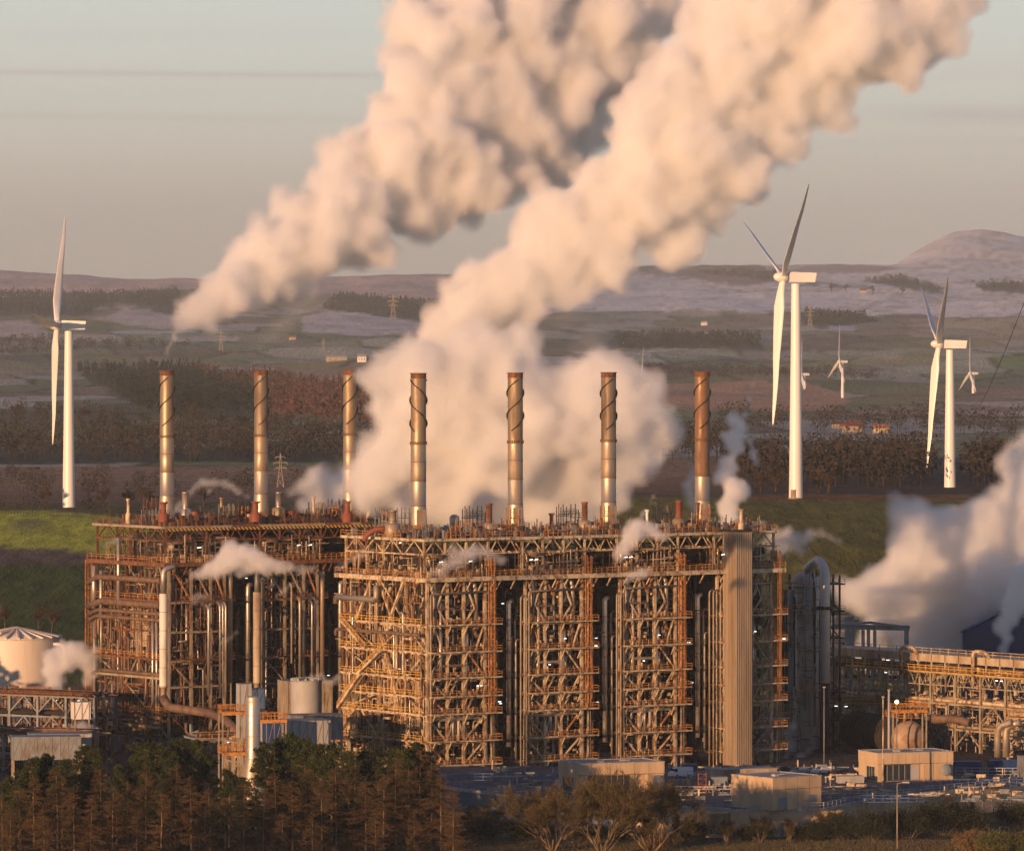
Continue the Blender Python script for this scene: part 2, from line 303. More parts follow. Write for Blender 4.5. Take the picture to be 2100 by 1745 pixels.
def make_land():
    us=np.concatenate([np.linspace(-1500,-60,60,endpoint=False),np.linspace(-60,2160,640),np.linspace(2160,4000,60)[1:]])
    Ds=np.concatenate([np.geomspace(500,1400,50,endpoint=False),np.geomspace(1400,6000,260,endpoint=False),np.geomspace(6000,28000,400),[30000,35000]])
    U,Dm=np.meshgrid(us,Ds); Z=land_z(U,Dm)
    Z[-1]=60; X=(U-1050)*Dm/F; nu=len(us); nd=len(Ds)
    row=HY+(HC-Z)*F/Dm
    wx=(fbm(X/90,Dm/90*.5,4)-.5); wy=(fbm(X/70+50,Dm/160+7,4)-.5)
    n1=fbm(X/160,Dm/400,5); n2=fbm(X/25,Dm/80,4)
    col=np.zeros(U.shape+(3,)); base=np.array((.12,.085,.055))
    col[:]=base; near=Dm<1425; col[near]=(.07,.062,.055)
    gr=(Dm<1092)&(U>950); col[gr]=(.085,.075,.045)
    gl=(Dm<1120)&(U<=950); col[gl]=(.06,.055,.03)
    far=~near
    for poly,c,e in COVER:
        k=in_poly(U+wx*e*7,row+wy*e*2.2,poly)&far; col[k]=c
    # patchwork of small fields, each its own tone, with dark hedges between
    gx=X/150+Dm/900; gy=Dm/420-X/700; best=np.full(X.shape,9.); sec=np.full(X.shape,9.); cid=np.zeros(X.shape,int); ix=np.floor(gx).astype(int); iy=np.floor(gy).astype(int)
    for ax_ in (-1,0,1):
        for ay_ in (-1,0,1):
            cx_=ix+ax_; cy_=iy+ay_; jx=_T[cx_%256,cy_%256]; jy=_T[(cx_+91)%256,(cy_+37)%256]; dd=np.hypot(cx_+.2+.6*jx-gx,cy_+.2+.6*jy-gy)
            nb_=dd<best; sec=np.where(nb_,best,np.minimum(sec,dd)); cid=np.where(nb_,(cx_*31+cy_*57)%256,cid); best=np.where(nb_,dd,best)
    pal=np.array([(.10,.11,.05),(.17,.14,.085),(.26,.24,.21),(.075,.11,.045),(.13,.11,.08),(.36,.33,.31),(.12,.14,.085),(.09,.07,.055)])
    pf=pal[(cid*7)%8]; fz=(Dm/KD>1700)&(Dm/KD<9300)&(col.max(-1)<.33)&(col.max(-1)>.05)
    mixf=col*.45+pf*.55; mixf=np.where((sec-best<.05)[...,None],mixf*.35,mixf); col[fz]=mixf[fz]
    hill=(Dm/KD>13300)&(U>1500)
    nh=fbm(X/70+3,Z/9+5,5); nh2=fbm(X/22,Z/5+9,3); sn=np.clip((nh-.38)*4+(nh2-.5)*4+.6,0,1)[...,None]
    hc=np.array((.24,.16,.14))*(1-sn)+np.array(SN)*sn
    col[hill]=hc[hill]
    snowy=(col[...,0]>.3)&far&~hill; n3=fbm(X/11+5,Dm/45+2,3); s2=np.clip((n2-.40)*5+(n1-.45)*3+(n3-.5)*2+.35,0,1)[...,None]
    dark=col*.25+np.array((.11,.085,.07)); mixc=dark*(1-s2)+col*s2; col[snowy]=mixc[snowy]
    # dark ground lightened and cooled with distance, making up for the grazing sun
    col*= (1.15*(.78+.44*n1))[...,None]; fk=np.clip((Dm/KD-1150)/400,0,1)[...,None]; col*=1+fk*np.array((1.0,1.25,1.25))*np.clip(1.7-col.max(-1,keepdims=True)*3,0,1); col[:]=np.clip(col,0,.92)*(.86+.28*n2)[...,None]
    for _ in range(1): col[1:-1,1:-1]=(col[1:-1,1:-1]*2+col[:-2,1:-1]+col[2:,1:-1]+col[1:-1,:-2]*1.5+col[1:-1,2:]*1.5)/7
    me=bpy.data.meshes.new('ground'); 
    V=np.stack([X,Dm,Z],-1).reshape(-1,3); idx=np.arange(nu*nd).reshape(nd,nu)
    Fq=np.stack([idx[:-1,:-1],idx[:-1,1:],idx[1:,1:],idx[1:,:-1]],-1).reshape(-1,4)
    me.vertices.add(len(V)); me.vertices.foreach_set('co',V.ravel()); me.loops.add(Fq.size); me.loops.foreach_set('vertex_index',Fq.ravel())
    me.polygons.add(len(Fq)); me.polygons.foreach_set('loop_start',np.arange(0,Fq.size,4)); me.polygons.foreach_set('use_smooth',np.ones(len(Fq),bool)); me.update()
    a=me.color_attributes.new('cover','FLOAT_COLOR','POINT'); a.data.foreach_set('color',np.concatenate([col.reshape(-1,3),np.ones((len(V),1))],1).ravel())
    m=bpy.data.materials.new('land_cover'); m.use_nodes=True; n=m.node_tree; b=n.nodes['Principled BSDF']; b.inputs['Roughness'].default_value=.95; b.inputs['Specular IOR Level'].default_value=.1
    at=n.nodes.new('ShaderNodeAttribute'); at.attribute_name='cover'; g=n.nodes.new('ShaderNodeNewGeometry')
    mp=n.nodes.new('ShaderNodeMapping'); mp.inputs['Scale'].default_value=(.22,.05,.22); L=n.links.new; L(g.outputs['Position'],mp.inputs[0])
    z=n.nodes.new('ShaderNodeTexNoise'); z.inputs['Scale'].default_value=1; z.inputs['Detail'].default_value=6; z.inputs['Roughness'].default_value=.7; L(mp.outputs[0],z.inputs['Vector'])
    r=n.nodes.new('ShaderNodeMapRange'); r.inputs[1].default_value=.3; r.inputs[2].default_value=.7; r.inputs[3].default_value=.55; r.inputs[4].default_value=1.4; L(z.outputs[0],r.inputs[0])
    x=n.nodes.new('ShaderNodeMixRGB'); x.blend_type='MULTIPLY'; x.inputs[0].default_value=1; L(at.outputs['Color'],x.inputs[1]); L(r.outputs[0],x.inputs[2]); L(x.outputs[0],b.inputs['Base Color'])
    bp=n.nodes.new('ShaderNodeBump'); bp.inputs['Strength'].default_value=1; bp.inputs['Distance'].default_value=5; L(z.outputs[0],bp.inputs['Height']); L(bp.outputs[0],b.inputs['Normal'])
    me.materials.append(m); o=bpy.data.objects.new('ground',me); C.objects.link(o); tag(o,kind='structure')
make_land()

# ---- far woodland: masses of trees nobody could count ---------------------------
def leafmat(name,c,c2,sc=.3):
    m=mat(name,c,.95,0,c2,sc,(.35,.65),1,spec=.05); return m
M['conif']=leafmat('dark_conifer_foliage',(.014,.020,.014),(.028,.034,.02))
M['larchfar']=leafmat('rust_larch_crowns',(.15,.075,.05),(.07,.045,.035),.06)
M['barefar']=leafmat('bare_twig_crowns',(.060,.048,.042),(.026,.028,.024),.05)
M['scrub']=leafmat('olive_scrub',(.045,.048,.025),(.025,.03,.02),.15)
def wood(name,label,m,spots,h,shape='round',q=40,seed=0,sz=None):
    """spots: ground points; every crown is a cloud of small leaf faces over a trunk"""
    r=np.random.RandomState(seed); Vs=[];n=len(spots); sp=np.array([tuple(s) for s in spots])
    H=h*r.uniform(.7,1.25,n)
    t=r.rand(n,q); th=r.rand(n,q)*2*PI
    if shape=='cone': zz=.12+.88*t; rad=(1-t)*.22+.02; rr=rad*np.sqrt(r.uniform(.4,1,(n,q)))
    else:
        zz=.28+.72*t; rad=np.sqrt(np.clip(1-((zz-.62)/.40)**2,.02,1))*.46; rr=rad*np.sqrt(r.uniform(.25,1,(n,q)))
    c=np.stack([rr*np.cos(th),rr*np.sin(th),zz],-1)*H[:,None,None]+sp[:,None,:]
    s=(sz or .13)*H[:,None,None]*r.uniform(.5,1.2,(n,q,1))
    a=r.normal(size=(n,q,3)); a/=np.linalg.norm(a,axis=-1,keepdims=True); b=r.normal(size=(n,q,3)); b-=a*(a*b).sum(-1,keepdims=True); b/=np.linalg.norm(b,axis=-1,keepdims=True)
    V=np.stack([c-a*s,c+b*s*.8,c+a*s*.9,c-b*s*.7],2).reshape(-1,3)
    # trunks
    tv=[]; k=sp.shape[0]; wv=H*.018
    T=np.stack([sp+np.stack([-wv,0*wv,-.5+0*wv],-1),sp+np.stack([wv,0*wv,-.5+0*wv],-1),sp+np.stack([wv*.3,0*wv,H*.7],-1),sp+np.stack([-wv*.3,0*wv,H*.7],-1)],1).reshape(-1,3)
    T2=np.stack([sp+np.stack([0*wv,-wv,-.5+0*wv],-1),sp+np.stack([0*wv,wv,-.5+0*wv],-1),sp+np.stack([0*wv,wv*.3,H*.7],-1),sp+np.stack([0*wv,-wv*.3,H*.7],-1)],1).reshape(-1,3)
    V=np.concatenate([V,T,T2]); nf=len(V)//4
    me=bpy.data.meshes.new(name); me.vertices.add(len(V)); me.vertices.foreach_set('co',V.ravel()); me.loops.add(nf*4); me.loops.foreach_set('vertex_index',np.arange(nf*4))
    me.polygons.add(nf); me.polygons.foreach_set('loop_start',np.arange(0,nf*4,4)); me.update(); me.materials.append(m)
    o=bpy.data.objects.new(name,me); C.objects.link(o)
    return tag(o,label,'woodland',kind='stuff')
def spots_in(poly,n,seed,lo=1430,hi=21000):
    r=np.random.RandomState(seed); P_=np.array(poly,float); out=[]; x0,y0=P_.min(0); x1,y1=P_.max(0)
    xs=r.uniform(x0,x1,n*6); ys=r.uniform(y0,y1,n*6); k=in_poly(xs,ys,poly); 
    for x,y in list(zip(xs[k],ys[k]))[:n]:
      if abs(x-1948)>(42 if y>925 else 10) and abs(x-1632)>18 and abs(x-141)>(34 if y>960 else 8): out.append(at_row(x,y,lo,hi))
    return out
wood('woodland','dark band of conifers on the far hillside behind the left turbine',M['conif'],spots_in([(-60,600),(240,604),(370,598),(370,645),(240,622),(160,650),(-60,640)],1700,1,7000),13,'cone',18,1,.15)
wood('woodland','dark wood on the hill between the two big steam plumes',M['conif'],spots_in([(690,608),(900,626),(900,664),(800,652),(660,636)],900,2,7000),14,'cone',18,2,.15)
wood('woodland','rust brown larch plantation behind the second and third chimneys',M['larchfar'],spots_in([(395,762),(440,772),(520,776),(620,792),(780,800),(900,835),(900,870),(780,872),(640,856),(560,852),(500,812),(440,790)],1300,3),13,'cone',30,3,.11)
wood('woodland','dark green conifer plantation right of the left turbine',M['conif'],spots_in([(150,762),(400,756),(520,800),(560,850),(300,845)],1100,4),13,'cone',26,4,.11)
wood('woodland','long belt of dark bare trees across the left valley',M['barefar'],spots_in([(-60,905),(330,905),(700,910),(1500,905),(1500,948),(700,950),(-60,948)],650,5),13,'round',60,5,.06)
wood('woodland','olive scrub under the belt of bare trees on the left',M['scrub'],spots_in([(-60,830),(330,850),(700,880),(700,905),(-60,900)],220,6),9,'round',60,6,.08)
wood('woodland','brown bare wood behind the right hand wind turbines',M['barefar'],spots_in([(1480,945),(2160,945),(2160,1000),(1700,1004),(1500,1004)],520,7),12,'round',60,7,.06)
wood('woodland','scattered thickets on the right hand valley floor',M['barefar'],spots_in([(1480,858),(2160,864),(2160,900),(1480,890)],170,8),12,'round',30,8,.08)
wood('woodland','dark woods on the slope behind the tallest turbine',M['conif'],spots_in([(1260,692),(1560,694),(1560,716),(1260,716)],700,9),13,'cone',16,9,.16)
wood('woodland','band of trees on the snowy slope right of the tall turbine',M['conif'],spots_in([(1640,643),(1740,652),(1800,662),(1720,672),(1640,668)],420,10),15,'cone',16,10,.16)
wood('woodland','ragged wood along the left foot of the hills',M['barefar'],spots_in([(-60,700),(330,706),(400,716),(330,722),(-60,735)],420,11),11,'round',26,11,.10)
wood('woodland','brown trees on the valley side below the fields',M['barefar'],spots_in([(1250,758),(1700,764),(1850,785),(1600,780),(1250,772)],320,12),10,'round',26,12,.10)
wood('woodland','tree line on the skyline between the right plume and the tall turbine',M['barefar'],spots_in([(1420,562),(1560,558),(1640,575),(1560,580)],420,13,9000),14,'round',16,13,.16)
wood('woodland','bare brown scrub around the foot of the left turbine',M['barefar'],spots_in([(-60,985),(330,985),(700,1000),(700,1030),(300,1035),(-60,1030)],60,14),8,'round',150,14,.045)
wood('woodland','dark clumps on the snowy hillside under the summit',M['conif'],spots_in([(1770,578),(1850,573),(1900,587),(1950,604),(1900,598),(1850,590)],220,15)+spots_in([(1990,586),(2060,583),(2120,590),(2080,600),(2020,597)],170,16),13,'round',16,15,.16)
# hedgerows
hd=[]
rr=random.Random(3)
for (x0,y0,x1,y1,s) in [(-60,1046,230,1058,9),(400,748,900,742,5),(-60,868,560,888,7),(340,728,640,726,5),(1560,900,1900,906,6),(1250,735,1800,738,5),(1640,640,1900,668,6),(600,694,900,684,5),(1480,860,2160,866,7),(1500,700,1860,690,6),(-60,655,240,662,6)]:
    k=int((x1-x0)/s)
    for i in range(k):
        t=i/k
        if rr.random()<.75 and not (y0>1000 and abs(x0+(x1-x0)*t-141)<34): hd.append(at_row(x0+(x1-x0)*t,y0+(y1-y0)*t+rr.uniform(-.5,.5)))
wood('hedgerow','thin hedgerows between the valley fields',M['barefar'],hd,4.5,'round',36,21,.09)['category']='hedge'
# ---- cracking furnaces ----------------------------------------------------------
PH=R(35); E1=Vector((math.cos(PH),math.sin(PH),0)); E2=Vector((-math.sin(PH),math.cos(PH),0))
OA=P(875,690,1200); OA.z=0; OB=P(345,690,1280); OB.z=0
def loc(O,s,t,z=0): return O+E1*s+E2*t+Vector((0,0,z))
WD,DP=16.5,31.5; LV=[2.9,7.8,13.4,17.0,20.8,26.1,31.7]; DK=41.3; UP=49.4
CX=[.25,5.2,9.3,14.6]; CY=[.25,8,18,31]
def part(mb,name,m,par,label=None):
    o=mb.build(name,m,par)
    if label: o['label']=label
    return o
def valve(mb,x,y,z,s=.5,r=None):
    mb.tube([(x,y,z-s),(x,y,z+s)],s*.45,6); mb.box(x-s*.7,y-s*.2,z-s*.2,x+s*.7,y+s*.2,z+s*.2); mb.tube([(x,y,z+s),(x,y,z+s*1.3)],s*.75,8)
def furnace(style,seed,label):
    rd=random.Random(seed); U=rd.uniform
    root=thing('furnace_block',label,'industrial furnace',group='furnace blocks of the cracking plant')
    A=style=='A'; L1=style in('A','B')   # exposed left side
    lv=LV if A or style=='A2' else [3.2,8.5,14.5,20.2,26.5,33.0]
    isA=style[0]=='A'
    # casings
    mb=MB()
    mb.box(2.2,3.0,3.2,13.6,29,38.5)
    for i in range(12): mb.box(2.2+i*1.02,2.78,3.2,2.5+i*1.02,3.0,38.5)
    for z in (8,13.5,19,24.5,30,35): mb.box(2.0,2.7,z,13.8,2.95,z+.5)
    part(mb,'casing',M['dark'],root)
    mb=MB(); mb.box(3.5,6,38.5,13,24,41); mb.box(4,8,41.6,12.5,22,47.5)
    part(mb,'upper_casing',M['black'],root)
    if L1:
        for a,b,c,d in ((4.2,13,22.5,31),(13.6,22,22.5,31),(4.2,9,10.5,20),(10,16,14,20),(17,22,4,10)) if A else ((9.5,15.5,20.5,30.5),(16.2,22,20.5,30.5),(24,28,21,29),(3,7,20,29),(12,20,3.5,9)):
            mb=MB().box(1.25,a,c,2.2,b,d)
            for i in range(int((b-a)/1.1)+1): mb.box(1.0,a+i*1.1,c,1.26,a+i*1.1+.28,d)
            mb.box(.95,a,c+(d-c)*.48,1.24,b,c+(d-c)*.48+.35); mb.box(.95,a,c-.3,1.24,b,c); mb.box(.95,a,d,1.24,b,d+.3)
            part(mb,'side_panel',M['casing'],root)
    # columns
    cm=M['cream'] if isA else M['greysteel']
    xs=CX if isA else [.25,6,11,14.6]
    for x in xs+[16.3]: part(MB().ibeam((x,.2,0),(x,.2,DK),.55 if x<16 else .28),'column',cm,root)
    for y in CY[1:]:
        part(MB().ibeam((.25,y,0),(.25,y,DK),.48),'column',cm if A else M['rust'],root)
        part(MB().ibeam((WD-1,y,0),(WD-1,y,DK),.5),'column',M['greysteel'],root)
    # braces
    br=[]
    if isA:
        br+= [((5.2,DK),(2.6,35.4)),((5.2,DK),(7.2,37.2)),((9.3,DK),(7.2,37.2)),((9.3,DK),(12,35)),((.25,DK),(2.2,37)),((14.6,DK),(12.9,38.4)),((2.6,35.4),(5.2,31.7)),((12,35),(9.3,31.7)),
         ((.25,12.9),(5.0,7.8)),((14.6,12.9),(9.5,7.8)),((5.2,7.8),(6.6,12.6)),((9.3,7.8),(7.9,12.6)),((.25,7.8),(5.2,2.9)),((14.6,7.8),(9.3,2.9)),((5.2,2.9),(3.4,0)),((9.3,2.9),(11.8,0)),
         ((.5,20.8),(4.6,26.1)),((14.6,20.8),(10.2,26.1)),((.25,20.8),(4.9,17)),((5.4,17),(8,20.8)),((14.4,20.8),(9.6,13.4)),((4.4,26.1),(1.6,31.7)),((12.2,26.1),(14.4,31.7)),((1,17),(5,13.4))]
    else:
        br+= [((.25,DK),(6,33)),((11,DK),(14.6,33)),((.25,8.5),(6,3.2)),((14.6,8.5),(11,3.2)),((6,14.5),(.25,20.2)),((6,DK),(11,33))]
    for i,(a,b) in enumerate(br):
        part(MB().beam((a[0],.15,a[1]),(b[0],.15,b[1]),.36,.26),'brace',M['rustlite'] if i in(1,2) or rd.random()<.15 else cm,root)
    if L1:
        ll=lv+[DK]
        for i in range(len(ll)-1):
            for j in range(3):
                if rd.random()<.75:
                    ya,yb=CY[j],CY[j+1]; za,zb=ll[i],ll[i+1]; ym=(ya+yb)/2
                    k=rd.choice((0,1,2))
                    if k==0: part(MB().beam((.1,ya,za),(.1,yb,zb),.26),'brace',cm if A else M['greysteel'],root)
                    elif k==1: part(MB().beam((.1,yb,za),(.1,ya,zb),.26),'brace',cm,root)
                    else: part(MB().beam((.1,ya,za),(.1,ym,zb),.34).beam((.1,yb,za),(.1,ym,zb),.26),'brace',cm,root)
        if A:
            for a,b in (((8,41),(14,31.7)),((18,41),(12,31.7)),((20,41),(26,31.7)),((18,31.7),(9,13.4))):
                part(MB().beam((-.1,a[0],a[1]),(-.1,b[0],b[1]),.5),'brace',cm,root)
    # beams and platforms
    for i,z in enumerate(lv):
        wlk=isA or i in(1,3,5)
        part(MB().ibeam((0,-.05,z-.3),(WD-1.5,-.05,z-.3),.45).beam((0,3,z-.3),(WD,3,z-.3),.4),'beam',cm,root)
        if wlk:
            x1=WD+ (1.0 if isA else -.5); x0=.2 if isA else 3; yo=-1.5
            pl=MB(); pl.box(x0,yo,z,x1,2.6,z+.14); pl.beam((x0,yo,z-.02),(x1*.55,yo,z-.02),.26,.24); pl.beam((x1*.55+.05,yo-.5,z-.02),(x1,yo-.5,z-.02),.26,.24)
            pl.box(x1*.55,yo-.5,z,x1,yo,z+.14)
            for q in (1.2,5.2,9.3,13.5): pl.beam((q,0,z-2.2),(q,yo+.1,z-.1),.2)
            p=part(pl,'platform',cm if isA else M['rust'],root)
            rl=MB(); rail(rl,(x0,yo,z+.1),(x1*.55,yo,z+.1)); rail(rl,(x1*.55,yo-.5,z+.1),(x1,yo-.5,z+.1)); rail(rl,(x1,yo-.5,z+.1),(x1,2.2,z+.1)); part(rl,'railing',M['orange'] if isA else M['rust'],p)
        part(MB().beam((.1,0,z-.2),(.1,DP,z-.2),.42).beam((WD-1,0,z-.2),(WD-1,DP,z-.2),.3),'beam',cm if A else M['rust'],root)
        if L1 and (A or i%2==1):
            p=part(MB().box(-1.3,0,z+.12,.1,DP-1,z+.26).beam((-1.3,0,z+.1),(-1.3,DP-1,z+.1),.26),'platform',cm if A else M['rust'],root)
            rl=MB(); rail(rl,(-1.3,.0,z+.2),(-1.3,DP-1,z+.2),1.15,2.0); part(rl,'railing',M['yellow'] if A else M['orange'],p)
    # main deck
    pl=MB().box(-1.8,-1.9,DK,WD+.5,DP,DK+.25); pl.beam((-1.8,-1.9,DK-.25),(WD+.5,-1.9,DK-.25),.5,.8).beam((-1.8,-1.9,DK-.25),(-1.8,DP,DK-.25),.5,.8)
    for q in range(1,17,3): pl.beam((q,0,DK-2.5),(q,-1.7,DK-.4),.22)
    p=part(pl,'main_deck',cm if isA else M['rust'],root); rl=MB(); rail(rl,(-1.8,-1.9,DK+.2),(WD+.5,-1.9,DK+.2),1.2,1.5); rail(rl,(-1.8,-1.9,DK+.2),(-1.8,DP,DK+.2),1.2,2)
    part(rl,'railing',M['orange'],p)
    # open frame between the decks
    fr=MB()
    for x in (0,5.2,10.5,16):
        for y in (1,16,30): fr.ibeam((x,y,DK),(x,y,UP),.42)
    for y in (1,30):
        for x in (0,5.2,10.6): fr.beam((x,y,UP-3.2),(x+2.6,y,UP-.4),.22).beam((x+2.6,y,UP-.4),(x+5.2,y,UP-3.2),.22)
        fr.beam((0,y,UP-3.2),(16,y,UP-3.2),.34)
    for x in (0,16): fr.beam((x,1,UP-3.2),(x,30,UP-3.2),.3)
    for y in (1,9,16,23): fr.beam((0,y,UP-3.2),(0,y+3.5,UP-.4),.22).beam((0,y+3.5,UP-.4),(0,y+7,UP-3.2),.22)
    part(fr,'deck_frame',cm if isA else M['rust'],root)
    part(MB().tube([(1,-.3,UP-3.6),(4.9,-.3,UP-3.6)],.3,6),'pipe',M['brown'],root)
    part(MB().box(0,-.4,UP-3.9,7,-.15,UP-3.4) if isA else MB().box(-.5,-.4,UP-1.0,16,-.15,UP-.4),'hazard_beam',M['stripe'],root)
    pl=MB().box(-1,-.2,UP-.3,16.4,DP-1,UP); pl.beam((-1,-.2,UP-.2),(16.4,-.2,UP-.2),.36,.55).beam((-1,-.2,UP-.2),(-1,DP-1,UP-.2),.36,.55)
    p=part(pl,'upper_deck',M['cream'] if isA else M['greysteel'],root); rl=MB(); rail(rl,(4.8,-.1,UP),(12,-.1,UP),1.3,1.3,.1); rail(rl,(13,-.1,UP),(16.3,-.1,UP),1.3,1.6,.08); rail(rl,(-1,8,UP),(-1,DP-1,UP),1.2,2)
    for q in (5.2,5.9,11,11.8): rl.beam((q,0,UP),(q,0,UP+U(2,3)),.12)
    part(rl,'railing',M['orange'] if isA else M['rust'],p)
    # steam drum
    p=part(MB().tube([(3,4,DK+3.6),(3.4,4,DK+3.6),(14.6,4,DK+3.6),(15,4,DK+3.6)],1.45,18),'steam_drum',M['black'],root)
    part(MB().lathe((0,0,0),[(1.46,0),(1.3,.4),(.8,.75),(0,.9)],18),'drum_head',M['silver2'],root).matrix_local=Matrix.Translation((3,4,DK+3.6))@Matrix.Rotation(-PI/2,4,'Y')
    for x in (5,12): part(MB().box(x,3.2,DK+.2,x+.5,4.8,DK+2.4),'saddle',M['greysteel'],root)
    # large transfer line pipes at the top of the front
    if isA:
        for (x,dx) in ((2.3,1),(12.6,-1)):
            part(MB().tube(elbow([(x+dx*1.6,2.2,DK-.4),(x+dx*.0,.9,DK-1.4),(x,.7,DK-3),(x,.7,31.8)],1.6),.52,12),'transfer_pipe',M['silver2'],root)
            part(MB().tube(elbow([(x+dx*.4,2.6,DK-1),(x+dx*1.1,1.2,DK-2.6),(x+dx*1.5,1.1,DK-5),(x+dx*3.4,1.3,DK-7)],1.5),.46,12),'transfer_pipe',M['silver2'],root)
            part(MB().tube(elbow([(x+dx*.2,.8,31.6),(x,.8,29.6),(x-dx*.9,.9,29)],1),.5,10),'transfer_pipe',M['brown'],root)
        part(MB().tube(elbow([(.6,-.6,UP*0+.5),(.6,-.6,DK-3.2),(14.3,-.6,DK-2.9)],.6),.22,8),'riser_pipe',M['greysteel'],root)
        part(MB().box(4.5,.3,DK-9,7.4,1.3,DK-8.4).box(8.6,.3,DK-8.8,11.5,1.3,DK-8.2),'header_box',M['greysteel'],root)
        for (x0,x1,z) in ((3.4,10.5,23.3),(3.2,9.5,12.2),(1.2,13.5,12.4),(2,7,35)):
            part(MB().tube(elbow([(x0,.2,z-1.5),(x0,.2,z),(x1,.2,z),(x1,.2,z-1.2)],.5),.3,8),'pipe',rd.choice([M['brown'],M['silver2']]),root)
        for x,z0,z1,r in ((3.6,20.9,31,.36),(9.9,14,31.5,.3),(6.7,7.5,14.5,.3),(8.1,7.5,14.5,.3),(3.6,26.2,36,.25),(10.2,26.2,30,.32)):
            part(MB().tube([(x,.25,z0),(x,.25,z1)],r,10),'pipe',M['silver'] if rd.random()<.75 else M['casing'],root)
    # caged ladder tower
    if isA:
        lm=MB(); 
        for x in (14.9,16.3):
            for y in (-.9,.4): lm.beam((x,y,13.4),(x,y,DK+4),.2)
        z=13.4
        while z<DK+4:
            lm.beam((14.9,-.9,z),(16.3,-.9,z),.13).beam((14.9,-.9,z),(14.9,.4,z),.13); z+=1.9
        ladder(lm,15.6,-1.2,13.4,DK+3.5,True,.7)
        part(lm,'caged_ladder',M['rustlite'],root,'rust orange caged ladder tower')
        l2=MB(); ladder(l2,16.2,-.3,0,13.4,False,.8); part(l2,'ladder',M['greysteel'],root)
        part(MB().beam((15.2,.6,0),(15.2,.6,DK),.5),'column',cm,root)
    # front pipework; many small bits of it
    n=26 if isA else 46
    for i in range(n):
        x=U(1.2,14); z0=U(1,30); ln=U(3,10) if isA else U(6,22); z1=min(z0+ln,38); y=U(.4,2.3); r=U(.1,.26); 
        mm=rd.choice(['silver','brown','brown','greysteel','rust','silver2','casing'] if isA else ['brown','rust','tarnish','brown','silver','rust','silver2'])
        pts=[(x,y,z0),(x,y,z1)]
        if rd.random()<.6: pts=[(x+U(-2,2),y,z0)]+pts
        if rd.random()<.6: pts=pts+[(max(.6,min(14,x+U(-3,3))),y,z1)]
        part(MB().tube(elbow(pts,.5),r,7),'pipe',M[mm],root)
    for i in range(12):
        x=U(1,9); z=U(3,38); part(MB().tube(elbow([(x,2.6,z+U(-1,1)),(x,U(.4,1.8),z),(x+U(3,6),.9,z),(x+5,2.6,z)],.5),U(.12,.28),7),'pipe',M[rd.choice(['brown','rust','greysteel'])],root)
    sb=MB(); sc_=MB(); vv=MB()
    for i in range(560):
        x=U(.8,14.3); z=U(1,40); y=U(0,2.7); k=rd.random(); tgt=sb if rd.random()<.5 else sc_
        if k<.35: tgt.beam((x,y,z),(x+U(.8,3.5),y,z),U(.06,.14))
        elif k<.7: tgt.beam((x,y,z),(x,y,z+U(.8,3.5)),U(.06,.14))
        elif k<.82: tgt.beam((x,y,z),(x+U(-1.4,1.4),y,z+U(.8,1.8)),U(.06,.12))
        else: vv.box(x,y-.2,z,x+U(.25,.8),y+.2,z+U(.2,.7))
    for z in lv+[DK]:
        for i in range(9):
            x=U(1,14); valve(vv,x,U(-.9,.8),z+U(.4,1.4),U(.22,.4))
    part(sb,'small_bore_piping',M['brown'] if isA else M['rust'],root)['kind']='stuff'
    part(sc_,'small_bore_piping',M['greysteel'],root)['kind']='stuff'
    part(vv,'valves_and_boxes',M['cream'] if isA else M['brown'],root)['kind']='stuff'
    root.children[-1].name='fittings'
    # left side pipework
    if L1:
        for i in range(64):
            y=U(.5,31); z0=U(1,30); z1=min(z0+U(4,14),40); x=U(-.9,1.0); r=U(.1,.3)
            mm=rd.choice(['silver','cream','brown','silver2','rust','casing','tarnish'] if A else ['brown','rust','tarnish','silver','brown','rust','silver2'])
            pts=[(x,y,z0),(x,y,z1)]
            if rd.random()<.5: pts=[(x,y+U(-3,3),z0)]+pts
            if rd.random()<.5: pts=pts+[(x,max(.6,min(31,y+U(-4,4))),z1)]
            part(MB().tube(elbow(pts,.5),r,7),'pipe',M[mm],root)
        for z,r,mm in (((36.5,.6,'brown'),(29.8,.35,'brown'),(4.2,.45,'brown'),(2.2,.4,'greysteel')) if A else ((37.6,.65,'brown'),(32.2,.75,'brown'),(30.3,.45,'brown'),(28.9,.45,'brown'),(17,.4,'brown'),(16.2,.3,'greysteel'),(7.6,.4,'brown'),(6.4,.35,'brown'),(5.4,.4,'tarnish'))):
            ya=16 if A and z>30 else .4; part(MB().tube(elbow([(-1.6,ya,z),(-1.6,DP-(0 if A else U(0,8)),z),(-1.6,DP,z-1.4)],.8),r,12),'header_pipe',M[mm],root)
        if A: part(MB().tube(elbow([(-1.6,16.2,39.5),(-1.6,16.2,36.5),(-1.6,31,36.5)],1),.62,12),'header_pipe',M['silver2'],root)
        sb=MB(); sc_=MB(); vv=MB()
        for i in range(900):
            y=U(.5,31); z=U(1,46); x=U(-.9,2.0) if z<41 else U(-1,6); k=rd.random(); tgt=sb if rd.random()<.5 else sc_
            if k<.35: tgt.beam((x,y,z),(x,y+U(.8,4),z),U(.07,.16))
            elif k<.75: tgt.beam((x,y,z),(x,y,z+U(.8,4)),U(.07,.16))
            elif k<.87: tgt.beam((x,y,z),(x,y+U(-2,2),z+U(1,2.4)),U(.07,.16))
            else: vv.box(x-.2,y,z,x+.2,y+U(.3,1.2),z+U(.3,.9))
        part(sb,'small_bore_piping',M['rust'] if not A else M['rustlite'],root)['kind']='stuff'
        part(sc_,'small_bore_piping',M['cream'] if A else M['greysteel'],root)['kind']='stuff'
        part(vv,'fittings',M['casing'] if A else M['brown'],root)['kind']='stuff'
